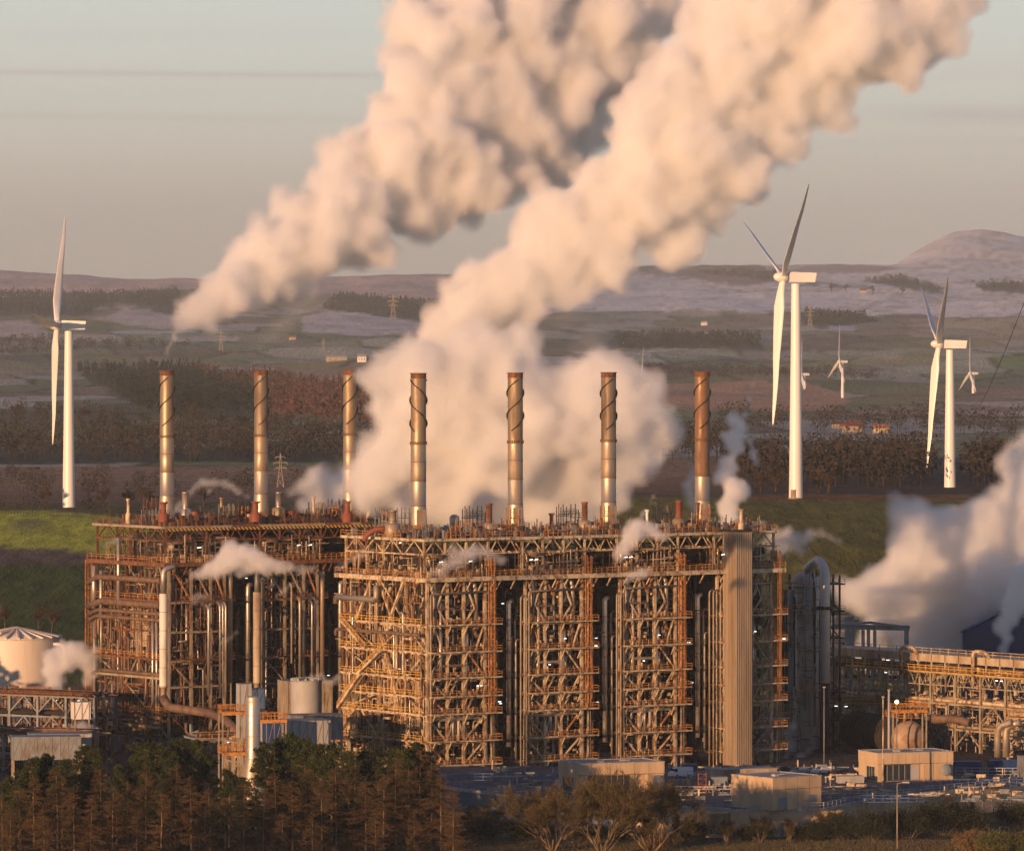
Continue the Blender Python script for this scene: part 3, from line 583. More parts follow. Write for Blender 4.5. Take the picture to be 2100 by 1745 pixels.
        if A:   # stair flights
            for (ya,za,yb,zb) in ((29,31.7,20,26.1),(14,26.1,23,20.8),(22,20.8,30.5,13.4),(24,13.4,30.5,7.8)):
                st=MB(); st.beam((-1.9,ya,za),(-1.9,yb,zb),.4,.5).beam((-.9,ya,za),(-.9,yb,zb),.3,.4)
                k=16
                for i in range(k): 
                    t=i/k; st.box(-1.9,ya+(yb-ya)*t-.14,za+(zb-za)*t,-.9,ya+(yb-ya)*t+.14,za+(zb-za)*t+.1)
                o=part(st,'staircase',M['cream'],root); rl=MB()
                for i in range(9): t=i/8; p=Vector((-2,ya+(yb-ya)*t,za+(zb-za)*t)); rl.beam(p,p+Vector((0,0,1.2)),.08)
                rl.beam((-2,ya,za+1.2),(-2,yb,zb+1.2),.1).beam((-2,ya,za+.7),(-2,yb,zb+.7),.08); part(rl,'railing',M['yellow'],o)
        else:
            lm=MB(); ladder(lm,-1.2,31.5,0,DK,True,.8)
            for x in (-2,0): lm.beam((x,31.8,0),(x,31.8,DK),.22)
            part(lm,'caged_ladder',M['rustlite'],root)
            for x,y,r,z0,z1 in ((-1.5,29,.55,30.5,40),(-1.5,26,.4,28,39),(-1.5,18.5,.42,31,46.5),(-.8,30,.35,6,29),(-1.5,30,.3,0,6),(-.9,5,.32,6,30),(-1,3.2,.3,6,30),(-1,22,.3,0,14)):
                part(MB().tube([(x,y,z0),(x,y,z1)],r,12),'pipe',M['silver'],root)
    # main-deck clutter
    dk=MB(); dj=MB()
    for i in range(260):
        x=U(-1,15) ; y=U(-1,3) if rd.random()<.7 else U(3,28); z=DK+U(.2,5.5); k=rd.random(); tgt=dk if rd.random()<.6 else dj
        if k<.4: tgt.beam((x,y,z),(x+U(.8,4),y,z),U(.07,.2))
        elif k<.75: tgt.beam((x,y,DK+.2),(x,y,z+1),U(.07,.2))
        else: tgt.box(x,y,DK+.25,x+U(.4,1.4),y+U(.3,1),DK+U(.8,2.2))
    part(dk,'deck_piping',M['brown'],root)['kind']='stuff'; part(dj,'deck_piping',M['cream'],root)['kind']='stuff'
    for i in range(2):
        x=U(0,14); part(MB().beam((x,-1.5,DK+3.4),(x+.8,-1.5,DK+3.5),.12),'strip_lamp',M['lamp'],root)
    if isA:
        for i in range(2): x=U(2,15); z=rd.choice(lv)+2; part(MB().beam((x,-.3,z),(x+.5,-.3,z),.12),'strip_lamp',M['lamp'],root)
        for i in range(1): x=U(18,23); z=U(6,38); part(MB().beam((x,3,z),(x+.7,3,z),.14),'strip_lamp',M['lamp'],root)
    # small service frames and pipes standing above the deck
    for i in range(7):
        x=U(0,13); y=U(0,26); h=U(1.6,6); a=U(1.5,3.5); f=MB()
        for dx in (0,a):
            for dy in (0,1.6): f.beam((x+dx,y+dy,UP),(x+dx,y+dy,UP+h),.16)
        f.box(x-.2,y-.2,UP+h*.62,x+a+.2,y+1.8,UP+h*.62+.12); rail(f,(x-.2,y-.2,UP+h*.62),(x+a+.2,y-.2,UP+h*.62),1.1,1,.09)
        part(f,'service_frame',M[rd.choice(['greysteel','rust','orange','bluegrey'])],root)
    uc=MB(); ud=MB()
    for i in range(190):
        x=U(-1,15.8); y=U(-.2,6) if rd.random()<.6 else U(6,29); q=rd.random(); t_=uc if rd.random()<.5 else ud
        if q<.35: t_.beam((x,y,UP+U(.2,1.6)),(x+U(.8,4),y,UP+U(.2,1.6)),U(.08,.24))
        elif q<.7: t_.beam((x,y,UP),(x,y,UP+U(.6,3.4)),U(.07,.18))
        else: t_.box(x,y,UP,x+U(.4,1.4),y+.6,UP+U(.3,2.4))
    part(uc,'deck_piping',M['brown'],root)['kind']='stuff'; part(ud,'deck_piping',M['bluegrey' if isA else 'rust'],root)['kind']='stuff'
    # upper-deck boxes
    for i in range(7):
        x=U(0,13.5); y=U(3,28); a=U(.8,2.2); part(MB().box(x,y,UP,x+a,y+a,UP+U(.8,2.2)).beam((x,y,UP),(x,y,UP+U(2,4)),.09),'junction_box',M[rd.choice(['greysteel','bluegrey','cream'])],root)
    return root
def link(root,seed,w_,front):
    rd=random.Random(seed); U=rd.uniform; x0=WD+.52; x1=WD+w_-1.85
    mm_=M['cream'] if front else M['rust']
    pl=MB().box(x0,-1.9,DK,x1,DP,DK+.24).beam((x0,-1.9,DK-.25),(x1,-1.9,DK-.25),.48,.78); pl.beam((x0+.5,0,DK-2.5),(x0+.5,-1.7,DK-.4),.22).beam((x0+4,0,DK-2.5),(x0+4,-1.7,DK-.4),.22)
    p=part(pl,'link_deck',mm_,root); rl=MB(); rail(rl,(x0,-1.9,DK+.2),(x1,-1.9,DK+.2),1.2,1.5); part(rl,'railing',M['orange'],p)
    pl=MB().box(16.5,-.2,UP-.3,WD+w_-1.1,DP-1,UP-.01).beam((16.5,-.2,UP-.2),(WD+w_-1.1,-.2,UP-.2),.34,.53); p=part(pl,'link_deck',mm_,root); rl=MB(); rail(rl,(16.5,-.1,UP),(WD+w_-1.1,-.1,UP),1.3,1.6,.08); part(rl,'railing',M['orange'] if front else M['rust'],p)
    fr=MB(); lattice(fr,(16.5,1,UP-3.2),(WD+w_-1.2,1,UP-3.2),2.8,2,.24); part(fr,'link_truss',mm_,root)
    if not front: part(MB().box(16.5,-.4,UP-1.0,WD+w_-.7,-.15,UP-.4),'hazard_beam',M['stripe'],root)
    for x,y,r,z0,z1,mm in ((21.4,1.2,.5,6,36,'silver'),(22.9,.8,.22,3,28,'silver2'),(23.5,2,.2,5,33,'cream'),(20.3,4,.3,4,30,'brown'),(18.6,6,.35,0,38,'black'),(23.3,-.4,.18,0,37,'greysteel'),(24.0,-.9,.18,0,37,'greysteel'),(20,9,.6,0,38,'black')):
        part(MB().tube(elbow([(x,y,z0),(x,y,z1),(x+1.2,y+.5,z1+.2)],.6),r,10),'pipe',M[mm],root)
    fl=MB()
    for z in np.arange(7,35,4.2): fl.lathe((21.4,1.2,z),[(.5,0),(.62,.02),(.62,.14),(.5,.16)],12,False)
    part(fl,'flange',M['brown'],root); gp=MB()
    for i in range(46):
        y=U(.6,12); z=U(2,39); x=U(18.6,23.3)
        if rd.random()<.5: gp.beam((17.2,y,z),(WD+w_,y,z),.1+.12*rd.random())
        else: gp.beam((x,y,z),(x,y,z+U(2,6)),.12+.1*rd.random())
    part(gp,'pipe_support',M['dark'],root)['kind']='stuff'
    for i in range(2): x=U(18,23); z=U(6,38); part(MB().beam((x,3,z),(x+.6,3,z),.11),'strip_lamp',M['lamp'],root)
fA=furnace('A',11,'leftmost of the four front furnace blocks, stairs and cream panels on its side'); fA.location=OA; fA.rotation_euler=(0,0,PH)
fA2=furnace('A2',23,'second front furnace block from the left, orange railings, open gap on its left'); fA2.location=loc(OA,24.6,0); fA2.rotation_euler=(0,0,PH)
fA3=dup(fA2,loc(OA,48.9,0),PH,'third front furnace block from the left, under the small drifting steam')
dup(fA2,loc(OA,74.4,0),PH,'rightmost front furnace block, half hidden by the corrugated tower')
fB=furnace('B',31,'far left rusty furnace block with brown pipes and a white tall pipe before it'); fB.location=OB; fB.rotation_euler=(0,0,PH)
fB2=furnace('B2',47,'rusty furnace block in the middle of the rear row'); fB2.location=loc(OB,24.4,0); fB2.rotation_euler=(0,0,PH)
dup(fB2,loc(OB,48.6,0),PH,'rusty rear furnace block mostly hidden behind the front row')

for f_,sd_,wl_,fr_ in ((fA,1,8.1,1),(fA2,2,7.8,1),(fA3,3,9.0,1),(fB,4,7.9,0),(fB2,5,7.7,0)): link(f_,sd_,wl_,fr_)
# ---- chimneys --------------------------------------------------------------------
M['flue1']=mat('weathered_flue_cladding',(.42,.37,.30),.5,.75,(.30,.21,.13),.5,(.5,.8),5)
M['flue2']=mat('browned_flue_cladding',(.40,.33,.24),.48,.75,(.27,.18,.11),.5,(.45,.75),5)
M['flue3']=mat('bronze_flue_cladding',(.33,.255,.17),.5,.7,(.18,.12,.075),.5,(.42,.7),6)
def chimney(hand,seed,front):
    root=thing('chimney','x','chimney',group='tall flue stacks on the furnaces'); h=34; r=1.6 if front else 1.55
    part(MB().lathe((0,0,0),[(2.0,0),(1.97,.4),(1.72,3.6),(r+.03,6.2),(r+.03,6.4),(r,6.42),(r,11.6)],32),'lower_shell',M['flue1'],root)
    part(MB().lathe((0,0,0),[(r,11.6),(r+.015,11.62),(r+.015,15.6),(r,15.62),(r,19.4)],32),'middle_shell',M['flue2'],root)
    part(MB().lathe((0,0,0),[(r,19.4),(r,32.9)],32),'upper_shell',M['flue3'],root)
    part(MB().lathe((0,0,0),[(r,32.9),(r+.06,32.95),(r+.02,33.8),(r+.2,33.85),(r+.2,34),(r-.12,34),(r-.12,31)],32,False),'rim',M['rust'],root)
    fl=MB()
    for z in (6.3,11.5,15.5,): fl.ring((0,0,z),r+.01,.12,.07,32)
    fl.ring((0,0,19.2),r,.14,.22,32).ring((0,0,19.5),r,.14,.22,32)
    for k in range(28): a=2*PI*k/28; fl.beam(((r+.14)*math.cos(a),(r+.14)*math.sin(a),19.1),((r+.14)*math.cos(a),(r+.14)*math.sin(a),19.75),.08)
    part(fl,'flange',M['brown'],root)
    for s in range(2):
        sk_=MB(); n=40; z0,z1=21.8,32.6; V=[]
        for i in range(n+1):
            t=i/n; a=hand*(t*(z1-z0)/9.6*2*PI)+s*PI+.8; z=z0+(z1-z0)*t
            for rr_ in (r-.02,r+.33):
                for dz in (-.07,.07): V.append((rr_*math.cos(a),rr_*math.sin(a),z+dz))
        Fc=[]
        for i in range(n):
            b=i*4; c=b+4; Fc+=[(b,c,c+2,b+2),(b+1,b+3,c+3,c+1),(b+2,c+2,c+3,b+3)]
        sk_.add(V,Fc); part(sk_,'strake',M['dark'],root)
    if front:
        part(MB().box(-.95,-2.0,1,.95,-1.5,5.6).box(-1.3,-2.2,0,1.3,-1.5,2.4),'flue_duct_cover',M['silver2'],root)
    pm=MB(); pm.lathe((0,0,1.2),[(1.9,0),(3.0,0),(3.0,.12),(1.9,.12)],16,False)
    for k in range(16):
        a=2*PI*k/16; b=2*PI*(k+1)/16; p=Vector((3*math.cos(a),3*math.sin(a),1.3)); q=Vector((3*math.cos(b),3*math.sin(b),1.3)); rail(pm,p,q,1.1,9,.08)
    part(pm,'gallery',M['orange'] if front else M['rust'],root); return root
cA=chimney(-1,1,True); cA['label']='fourth tall flue chimney from the left, its spiral fins wound the other way'; cA.location=loc(OA,8.25,15.2,UP); cA.rotation_euler=(0,0,.35)
cB=chimney(1,2,True); cB['label']='fifth tall flue chimney from the left, silver below and bronze above'; cB.location=loc(OA,24.6+8.4,15.4,UP); cB.rotation_euler=(0,0,.3)
dup(cB,loc(OA,48.9+8.2,15.2,UP),.45,'sixth tall flue chimney from the left, silver below and bronze above')
dup(cB,loc(OA,74.4+7.6,15.2,UP),.4,'rightmost tall flue chimney, brownest of the front row')
cC=chimney(1,3,False); cC['label']='leftmost tall flue chimney, the big peach plume starting above it'; cC.location=loc(OB,8.4,14.2,UP); cC.rotation_euler=(0,0,.2)
dup(cC,loc(OB,24.4+8.6,14.0,UP),.5,'second tall flue chimney from the left')
dup(cC,loc(OB,48.6+8.4,14.2,UP),.3,'third tall flue chimney from the left, beside the grey steam bank')

M['flue4']=mat('rust_browned_flue',(.30,.19,.11),.5,.6,(.15,.075,.04),.5,(.4,.65),6); M['flue5']=mat('sooted_flue',(.30,.24,.17),.5,.7,(.12,.08,.05),.4,(.38,.62),8)
for o_ in [o for o in C.objects if o.name.startswith('chimney')]:
    for c_ in o_.children:
        if 'rightmost' in o_['label'] and 'shell' in c_.name and 'lower' not in c_.name: c_.data=c_.data.copy(); c_.data.materials[0]=M['flue4']
        if ('second' in o_['label'] or 'sixth' in o_['label']) and 'upper_shell' in c_.name: c_.data=c_.data.copy(); c_.data.materials[0]=M['flue5']
# ---- things on the roof decks ------------------------------------------------------
def silencer(label,px,py_top,py_bot,D,rb,rt,mbody,mpipe,elb=0,elm='rust',ratio=.5):
    k=F/D; p=P(px,py_bot,D); h=(py_bot-py_top)/k
    root=thing('vent_silencer',label,'vent stack',p,group='vent stacks on the furnace roofs')
    hb=h*ratio
    part(MB().lathe((0,0,0),[(rb*.8,0),(rb,.15),(rb,hb*.88),(rt*1.15,hb),(rt,hb+.02)],20),'drum',M[mbody],root)
    part(MB().lathe((0,0,0),[(rt,hb),(rt,h-.3),(rt*1.12,h-.28),(rt*1.12,h),(rt*.85,h),(rt*.85,h-1)],18,True),'vent_pipe',M[mpipe],root)
    f=MB(); f.ring((0,0,hb+.3),rt,.15,.12,18).ring((0,0,h-.35),rt,.12,.16,18); part(f,'flange',M['brown'],root)
    if elb: part(MB().tube(elbow([(elb*rb*.8,0,hb*.62),(elb*(rb+2.0),0,hb*.6),(elb*(rb+4.0),.2,hb*.15),(elb*(rb+4.2),.2,-.6)],1.8,6),.55,12),'elbow_duct',M[elm],root)
    return root
def vent(label,px,py_top,py_bot,D,r,m,cap=1,fat=0):
    k=F/D; p=P(px,py_bot,D); h=(py_bot-py_top)/k
    root=thing('vent_pipe',label,'vent stack',p,group='vent stacks on the furnace roofs')
    pr=[(r*1.9,0),(r*1.9,h*.38),(r,h*.48),(r,h-.2)] if fat==1 else [(r,0),(r,h*.3),(r*1.6,h*.5),(r*1.7,h*.8),(r*1.55,h*.93),(r*.6,h)] if fat==2 else [(r,0),(r,h)]
    part(MB().lathe((0,0,0),pr,16),'pipe',M[m],root)
    if cap: part(MB().lathe((0,0,h-.3),[(r*.9,-.2),(r*1.7,.25),(r*1.7,.38),(r*.7,.4)],16),'cowl',M[m],root)
    return root
DA=1222; DB=1296
silencer('silver drum vent with brown ducts, left of the fourth chimney',805,1046,1104,1212,1.6,.78,'silver2','silver2',-1,'red',.55)
silencer('silver drum vent with rusty pipe and black duct, between fourth and fifth chimneys',1003,1032,1104,1228,1.35,.66,'silver2','rust',-1,'black',.45)
silencer('silver drum vent with rusty pipe and black duct, left of the sixth chimney',1199,1029,1100,1240,1.35,.62,'silver2','rust',-1,'black',.48)
silencer('silver drum vent with deep red rusty pipe, left of the last chimney',1392,1026,1098,1252,1.4,.66,'tarnish','red',0,'rust',.5)
silencer('bright silver drum vent with rust red duct, right of the first chimney',380,1009,1070,1294,1.35,.72,'silver','silver',1,'red',.45)
silencer('copper brown drum vent with rust red duct, right of the second chimney',571,1009,1070,1302,1.4,.62,'tarnish','silver',1,'red',.5)
silencer('silver drum vent with red rusty pipe, right of the third chimney',759,1006,1070,1312,1.35,.62,'silver2','red',1,'red',.5)
vent('slim cream vent at the far left corner of the rear row',263,1023,1074,1290,.32,'cream',1,1)
vent('red oxide cowled vent before the first chimney',335,1030,1070,1282,.62,'red',1,1)
vent('slim beige vent between first and second chimneys',454,1021,1066,1300,.3,'cream',1)
vent('red oxide cowled vent before the second chimney',524,1029,1070,1292,.62,'red',1,1)
vent('slim cream vent between second and third chimneys',643,1019,1064,1308,.3,'cream',1)
vent('red oxide cowled vent before the third chimney',712,1028,1070,1302,.62,'red',1,1)
vent('fat pale capped vent between fourth and fifth chimneys',932,1055,1104,1226,.62,'silver2',0,2)
vent('bright red vent between fifth and sixth chimneys',1131,1053,1102,1240,.42,'red',1,1)
vent('slim white vent rising from steam between sixth and last chimneys',1327,1046,1098,1246,.3,'white',1)
vent('slim cream vent on top of the corrugated tower',1520,1044,1092,1246,.36,'cream',1,1)
# tall white and silver downcomer pipes before the rear row
def downcomer(label,px,D,ytop,ywt,ywb,yb,rw,cut):
    k=F/D; b=P(px,yb,D); root=thing('downcomer_pipe',label,'pipe',b,group='tall downcomer pipes before the rear furnaces'); z=lambda y:(yb-y)/k
    part(MB().lathe((0,0,0),[(rw,z(ywb)),(rw,z(ywt)),(rw*.8,z(ywt)+.05)],20),'wide_section',M['casing'] if cut else M['white2'],root)
    part(MB().tube(elbow([(0,0,z(ywt)),(0,0,z(ytop)),(2.2,1.2,z(ytop)+.6)],1.4),rw*.68,14),'upper_pipe',M['silver'],root)
    part(MB().lathe((0,0,0),[(rw*.72,0),(rw*.72,z(ywb)-.3),(rw,z(ywb))],16),'lower_pipe',M['silver2'],root)
    f=MB()
    for y in range(int(ywt),int(ywb),38): f.ring((0,0,z(y)),rw,.08,.06,20)
    part(f,'band',M['brown'],root); return root
M['white2']=mat('white_insulation',(.74,.68,.60),.6,0,(.45,.34,.24),.5,(.5,.75),5)
downcomer('tall white pipe standing before the far left furnace block',335,1262,1168,1217,1408,1440,.86,0)
downcomer('tall cream pipe standing before the middle rear furnace block',527,1272,1172,1214,1400,1442,.84,1)
def bigpipe(label,m,pts,r,D=None):
    P_=[P(*q) for q in pts]; o=P_[0].copy(); mb=MB().tube(elbow([p-o for p in P_],1.6,5),r,14); x=mb.build('process_pipe',M[m],None,o); return tag(x,label,'pipe',group='large process pipes of the plant')
bigpipe('brown elbowed pipe running right from the foot of the white pipe','brown',[(335,1430,1262),(345,1450,1260),(430,1462,1255),(462,1475,1245),(490,1505,1235)],.95)
for i,(x,D,y0,y1,r,m,l) in enumerate([(472,1282,1178,1400,.55,'tarnish','bronze vertical pipe at the right edge of the far left block'),(428,1272,1246,1425,.34,'silver','brightest thin silver vertical pipe in the far left block'),(451,1275,1240,1430,.26,'silver','left one of three thin silver pipes right of the white pipe'),(457,1275,1240,1430,.2,'silver','middle one of three thin silver pipes right of the white pipe'),(463,1275,1240,1430,.24,'silver','right one of three thin silver pipes right of the white pipe'),(640,1285,1236,1390,.26,'silver','left one of the paired thin silver pipes in the middle rear block'),(646,1285,1230,1390,.26,'silver','right one of the paired thin silver pipes in the middle rear block'),(661,1286,1180,1386,.5,'tarnish','bronze vertical pipe at the right edge of the rear block'),(615,1280,1230,1400,.3,'silver2','dull silver vertical pipe in the middle rear block'),(598,1280,1200,1360,.22,'greysteel','grey vertical pipe bent at the foot in the middle rear block')]):
    bigpipe(l,m,[(x,y1,D),(x,y0,D),(x-6,y0-6,D+2)],r)
# corrugated clad tower
root=thing('clad_tower','tall corrugated metal clad tower in front of the rightmost furnace block','tower',loc(OA,75.6,-5.2),PH)
cw,cd,ch=4.3,4.4,49.6
M['clad']=mat('ribbed_metal_cladding',(.42,.33,.24),.5,.1,(.27,.20,.13),.35,(.4,.7),12)
part(MB().box(.12,.12,0,cw-.12,cd-.12,ch),'core_panel',mat('groove_shade_sheet',(.10,.075,.06),.7),root)  # dark sheet behind paler ribs paints shade into the corrugations
n=9; rb_=MB()
for i in range(n):
    x=i*cw/n; rb_.box(x,-.22,.2,x+cw/n*.52,.11,ch-.1); rb_.box(-.22,x*cd/cw,.2,.11,(x+cw/n*.52)*cd/cw,ch-.1)
part(rb_,'cladding',M['clad'],root)['kind']='stuff'
part(MB().box(-.15,-.15,ch,cw+.15,cd+.15,ch+.35),'roof_cap',M['dark'],root)
cm_=MB()
for x,y in ((0,0),(cw,0),(0,cd)): cm_.box(x-.08,y-.08,0,x+.08,y+.08,ch)
part(cm_,'corner_trim',M['greysteel'],root)
# orange ladder towers at the far right end of the front row
for j,(s,t,z0,z1) in enumerate(((93,5,4,44),)):
    rt=thing('ladder_tower','rust orange caged ladder tower at the right end of the front row','ladder',loc(OA,s,t),PH)
    for (a,b,dx) in ((31,44,1.2),(13.4,31,.2),(4,13.4,1.6)):
        lm=MB(); 
        for x in (dx-.8,dx+.8): lm.beam((x,0,a),(x,0,b),.14).beam((x,-1,a),(x,-1,b),.14)
        z=a
        while z<b: lm.beam((dx-.8,-1,z),(dx+.8,-1,z),.11).beam((dx-.8,0,z),(dx-.8,-1,z),.1).beam((dx+.8,0,z),(dx+.8,-1,z),.1); z+=1.2
        ladder(lm,dx,-1,a,b,False,.7); part(lm,'ladder_cage',M['rustlite'],rt)
    for z in (4,9,13.4,20.8,26.1,31.7):
        p=part(MB().box(-2.6,-1.6,z,3.4,1.4,z+.15).beam((-2.6,-1.6,z),(3.4,-1.6,z),.3),'platform',M['cream'],rt); rl=MB(); rail(rl,(-2.6,-1.6,z+.1),(3.4,-1.6,z+.1),1.2,1); rail(rl,(3.4,-1.6,z+.1),(3.4,1.4,z+.1),1.2,1.5); part(rl,'railing',M['rustlite'],p)
# ---- wind turbines -----------------------------------------------------------------
def blade_mesh(L=45):
    mb=MB(); n=14; st=[(0,1.9,1.9,0),(.03,1.9,1.9,0),(.10,2.6,1.3,14),(.2,3.7,.85,12),(.35,3.1,.6,8),(.55,2.2,.4,4),(.75,1.5,.26,1),(.92,.85,.14,0),(.985,.45,.08,0),(1,.1,.03,0)]
    V=[]
    for t,c,th,tw in st:
        a=R(tw+6)
        for k in range(n):
            q=2*PI*k/n; x=math.cos(q)*c/2+(c*.16 if c>1.95 else 0)*1; y=math.sin(q)*th/2*(1 if math.cos(q)<.2 else .65)
            V.append((x*math.cos(a)-y*math.sin(a), x*math.sin(a)+y*math.cos(a)-.9*t*t, t*L))
    m=len(st); mb.add(V,[(i*n+k,i*n+(k+1)%n,(i+1)*n+(k+1)%n,(i+1)*n+k) for i in range(m-1) for k in range(n)],True); return mb
def turbine(label,pxt,yb,yh,D,angs,psi=12,hubx=None,L=45,detail=True,gz=None):
    k=F/D; X=(pxt-1050)/k; g=ground(X,D) if gz is None else gz; zh=HC-(yh-HY)/k
    root=thing('wind_turbine',label,'wind turbine',(X,D,g),0,'wind turbines behind the plant'); h=zh-g
    part(MB().lathe((0,0,-3),[(2.15,0),(2.05,6),(1.35,h+1.2)],28),'tower',M['white'],root)
    if detail: part(MB().box(-1.6,-2.6,.2,-.4,-2.05,2.6).box(-2.4,-3.6,-.5,.4,-2.0,.2),'door_steps',M['greysteel'],root)
    # rotor axis points left and a little toward the viewer
    ca,sa=math.cos(R(psi)),math.sin(R(psi)); ax=Vector((-ca,-sa,0))
    nac=MB(); nac.add([(-2.2,-1.6,-1.3),(5.6,-1.6,-1.3),(6.1,-1.6,1.5),(-2.2,-1.6,1.8),(-2.2,1.6,-1.3),(5.6,1.6,-1.3),(6.1,1.6,1.5),(-2.2,1.6,1.8)],[(0,1,2,3),(7,6,5,4),(0,4,5,1),(1,5,6,2),(2,6,7,3),(3,7,4,0)])
    o=part(nac,'nacelle',M['white'],root); o.location=(0,0,h); o.rotation_euler=(0,0,R(psi))
    hub=MB().lathe((0,0,0),[(0.01,3),(.9,2.6),(1.45,1.6),(1.6,0),(1.5,-1.1),(.8,-1.4)],20); ho=part(hub,'hub',M['white'],root)
    hc=Vector((0,0,h+.2))+ax*4.0; tilt=R(2.5)
    Zr=(Vector((0,0,1))*math.cos(tilt)-ax*math.sin(tilt)*1).normalized(); axt=(ax*math.cos(tilt)+Vector((0,0,1))*math.sin(tilt)).normalized(); Hh=axt.cross(Zr).normalized()
    if Hh.y>0: Hh=-Hh
    Mh=Matrix((( Hh.x,Zr.x,axt.x,hc.x),(Hh.y,Zr.y,axt.y,hc.y),(Hh.z,Zr.z,axt.z,hc.z),(0,0,0,1))); ho.matrix_local=Mh
    for a in angs:
        d=(Zr*math.cos(R(a))+Hh*math.sin(R(a))+axt*.05).normalized(); b=blade_mesh(L); o=part(b,'blade',M['white'],root)
        cx=(axt*.9+d.cross(axt)*.42).normalized(); cx=(cx-d*cx.dot(d)).normalized(); cy_=d.cross(cx)
        o.matrix_local=Matrix(((cx.x,cy_.x,d.x,hc.x),(cx.y,cy_.y,d.y,hc.y),(cx.z,cy_.z,d.z,hc.z),(0,0,0,1)))
    return root
turbine('large white wind turbine at the left edge of the photo',141,1045,668,1957,(-34,-153,86),-4,detail=False)
turbine('tallest white wind turbine, right of the rightmost chimney',1632,1020,570,1765,(54,174,-66),12)
turbine('white wind turbine near the right edge, its foot behind steam',1948,1020,707,2100,(59,179,-61),3,detail=False)
turbine('small distant white turbine between the two large right hand ones',1728,838,742,7000,(5,125,-115),12,detail=False)
turbine('small distant white turbine peeping out beside the tallest tower',1650,850,768,7300,(8,128,-112),12,detail=False)
turbine('small distant white turbine right of the second large one',1996,840,766,7200,(2,122,-118),12,detail=False)
turbine('distant turbine almost hidden in steam, one blade tip showing',1322,855,790,6600,(20,140,-100),12,detail=False)
# ---- lattice pylons -------------------------------------------------------------------
def pylon(label,px,yt,yb,D=None):
    g=at_row(px,yb); k=F/g.y; h=(yb-yt)/k; root=thing('electricity_pylon',label,'pylon',g,0,'lattice pylons on the valley side'); s=h/50; lg=MB(); wd=.5*s if g.y<4000 else .9*s
    prof=[(0,5),(12,3.6),(24,2.2),(34,1.4),(50,.25)]
    for sx in(-1,1):
        for sy in (-1,1):
            for (z0,w0),(z1,w1) in zip(prof,prof[1:]): lg.beam((sx*w0*s,sy*w0*s,z0*s),(sx*w1*s,sy*w1*s,z1*s),wd)
    for (z0,w0),(z1,w1) in zip(prof,prof[1:]):
        for sy in (-1,1): lg.beam((-w0*s,sy*w0*s,z0*s),(w1*s,sy*w1*s,z1*s),wd*.6).beam((w0*s,sy*w0*s,z0*s),(-w1*s,sy*w1*s,z1*s),wd*.6)
    part(lg,'mast',M['greysteel'],root)
    for z,w_ in ((28,8.5),(36,10),(44,7)):
        a=MB().beam((-w_*s,0,z*s),(w_*s,0,z*s),wd*1.1).beam((-w_*s,0,z*s),(0,0,(z+2.4)*s),wd*.7).beam((w_*s,0,z*s),(0,0,(z+2.4)*s),wd*.7)
        for q in (-w_,w_): a.beam((q*s,0,z*s),(q*s,0,(z-2.6)*s),wd)
        part(a,'cross_arm',M['greysteel'],root)
pylon('pylon before the dark hillside wood, right of the left plume',806,603,657)
pylon('grey pylon just above the steam, between second and third chimneys',575,930,1000)
pylon('faint pylon on the field under the left plume',453,684,726)
pylon('faint smaller pylon right of the left plume, above the second chimney',663,700,724)
pylon('faint pylon on the snowy slope, just right of the tallest turbine',1661,632,676)
# overhead cable at the right edge
a=P(2112,590,1500); b=P(1985,880,1900); pts=[a+(b-a)*t-Vector((0,0,math.sin(PI*t)*2)) for t in np.linspace(0,1,14)]
tag(MB().tube(pts,.09,5).build('overhead_cable',M['black']),'thin dark overhead cable slanting down at the right edge','cable')

# ---- far houses ---------------------------------------------------------------------
def house(label,px,py,w_,h,d,wall,roof,rz=0):
    g=at_row(px,py); q_=.5; w_*=q_;h*=q_;d*=q_; root=thing('farm_house',label,'house',g,rz)
    part(MB().box(-w_/2,-d/2,-3,w_/2,d/2,h),'wall',M[wall],root)
    rf=MB(); rf.add([(-w_/2-.3,-d/2-.3,h),(w_/2+.3,-d/2-.3,h),(w_/2+.3,d/2+.3,h),(-w_/2-.3,d/2+.3,h),(-w_/2,0,h+d*.45),(w_/2,0,h+d*.45)],[(0,1,5,4),(2,3,4,5),(0,4,3),(1,2,5),(3,2,1,0)]); r_=part(rf,'roof',M[roof],root)
    part(MB().box(w_*.25,-.4,h+d*.3,w_*.25+.8,.4,h+d*.6),'chimney_pot',M['brown'],r_)
    wm=MB()
    for q in (-.3,0,.3): part(MB().box(w_*q-.5,-d/2-.06,h*.35,w_*q+.5,-d/2+.05,h*.75),'window',M['glass'],root)
house('white farmhouse with a red roof on the right valley floor',1748,886,24,8,14,'casing','red',.3)
house('pale barn with an orange lit wall right of the red roofed house',1806,888,20,6,12,'cream','rustlite',.1)
house('low pale cottage left of the red roofed house',1716,880,14,5,9,'casing','rust',0)
house('small pale building on the field above the third chimney',742,744,26,15,16,'white','grey',0)
house('long low pale building left of the one above the third chimney',690,741,60,9,14,'casing','grey',0)
house('white farm cottage on the snowy slope right of the tallest turbine',1770,604,36,10,20,'casing','rust',0)
house('tiny white cottage on the slope above the rightmost chimney',1444,668,26,10,16,'white','grey',0)
house('pale farm building above the second chimney on the left fields',600,702,24,8,14,'casing','rust',0)

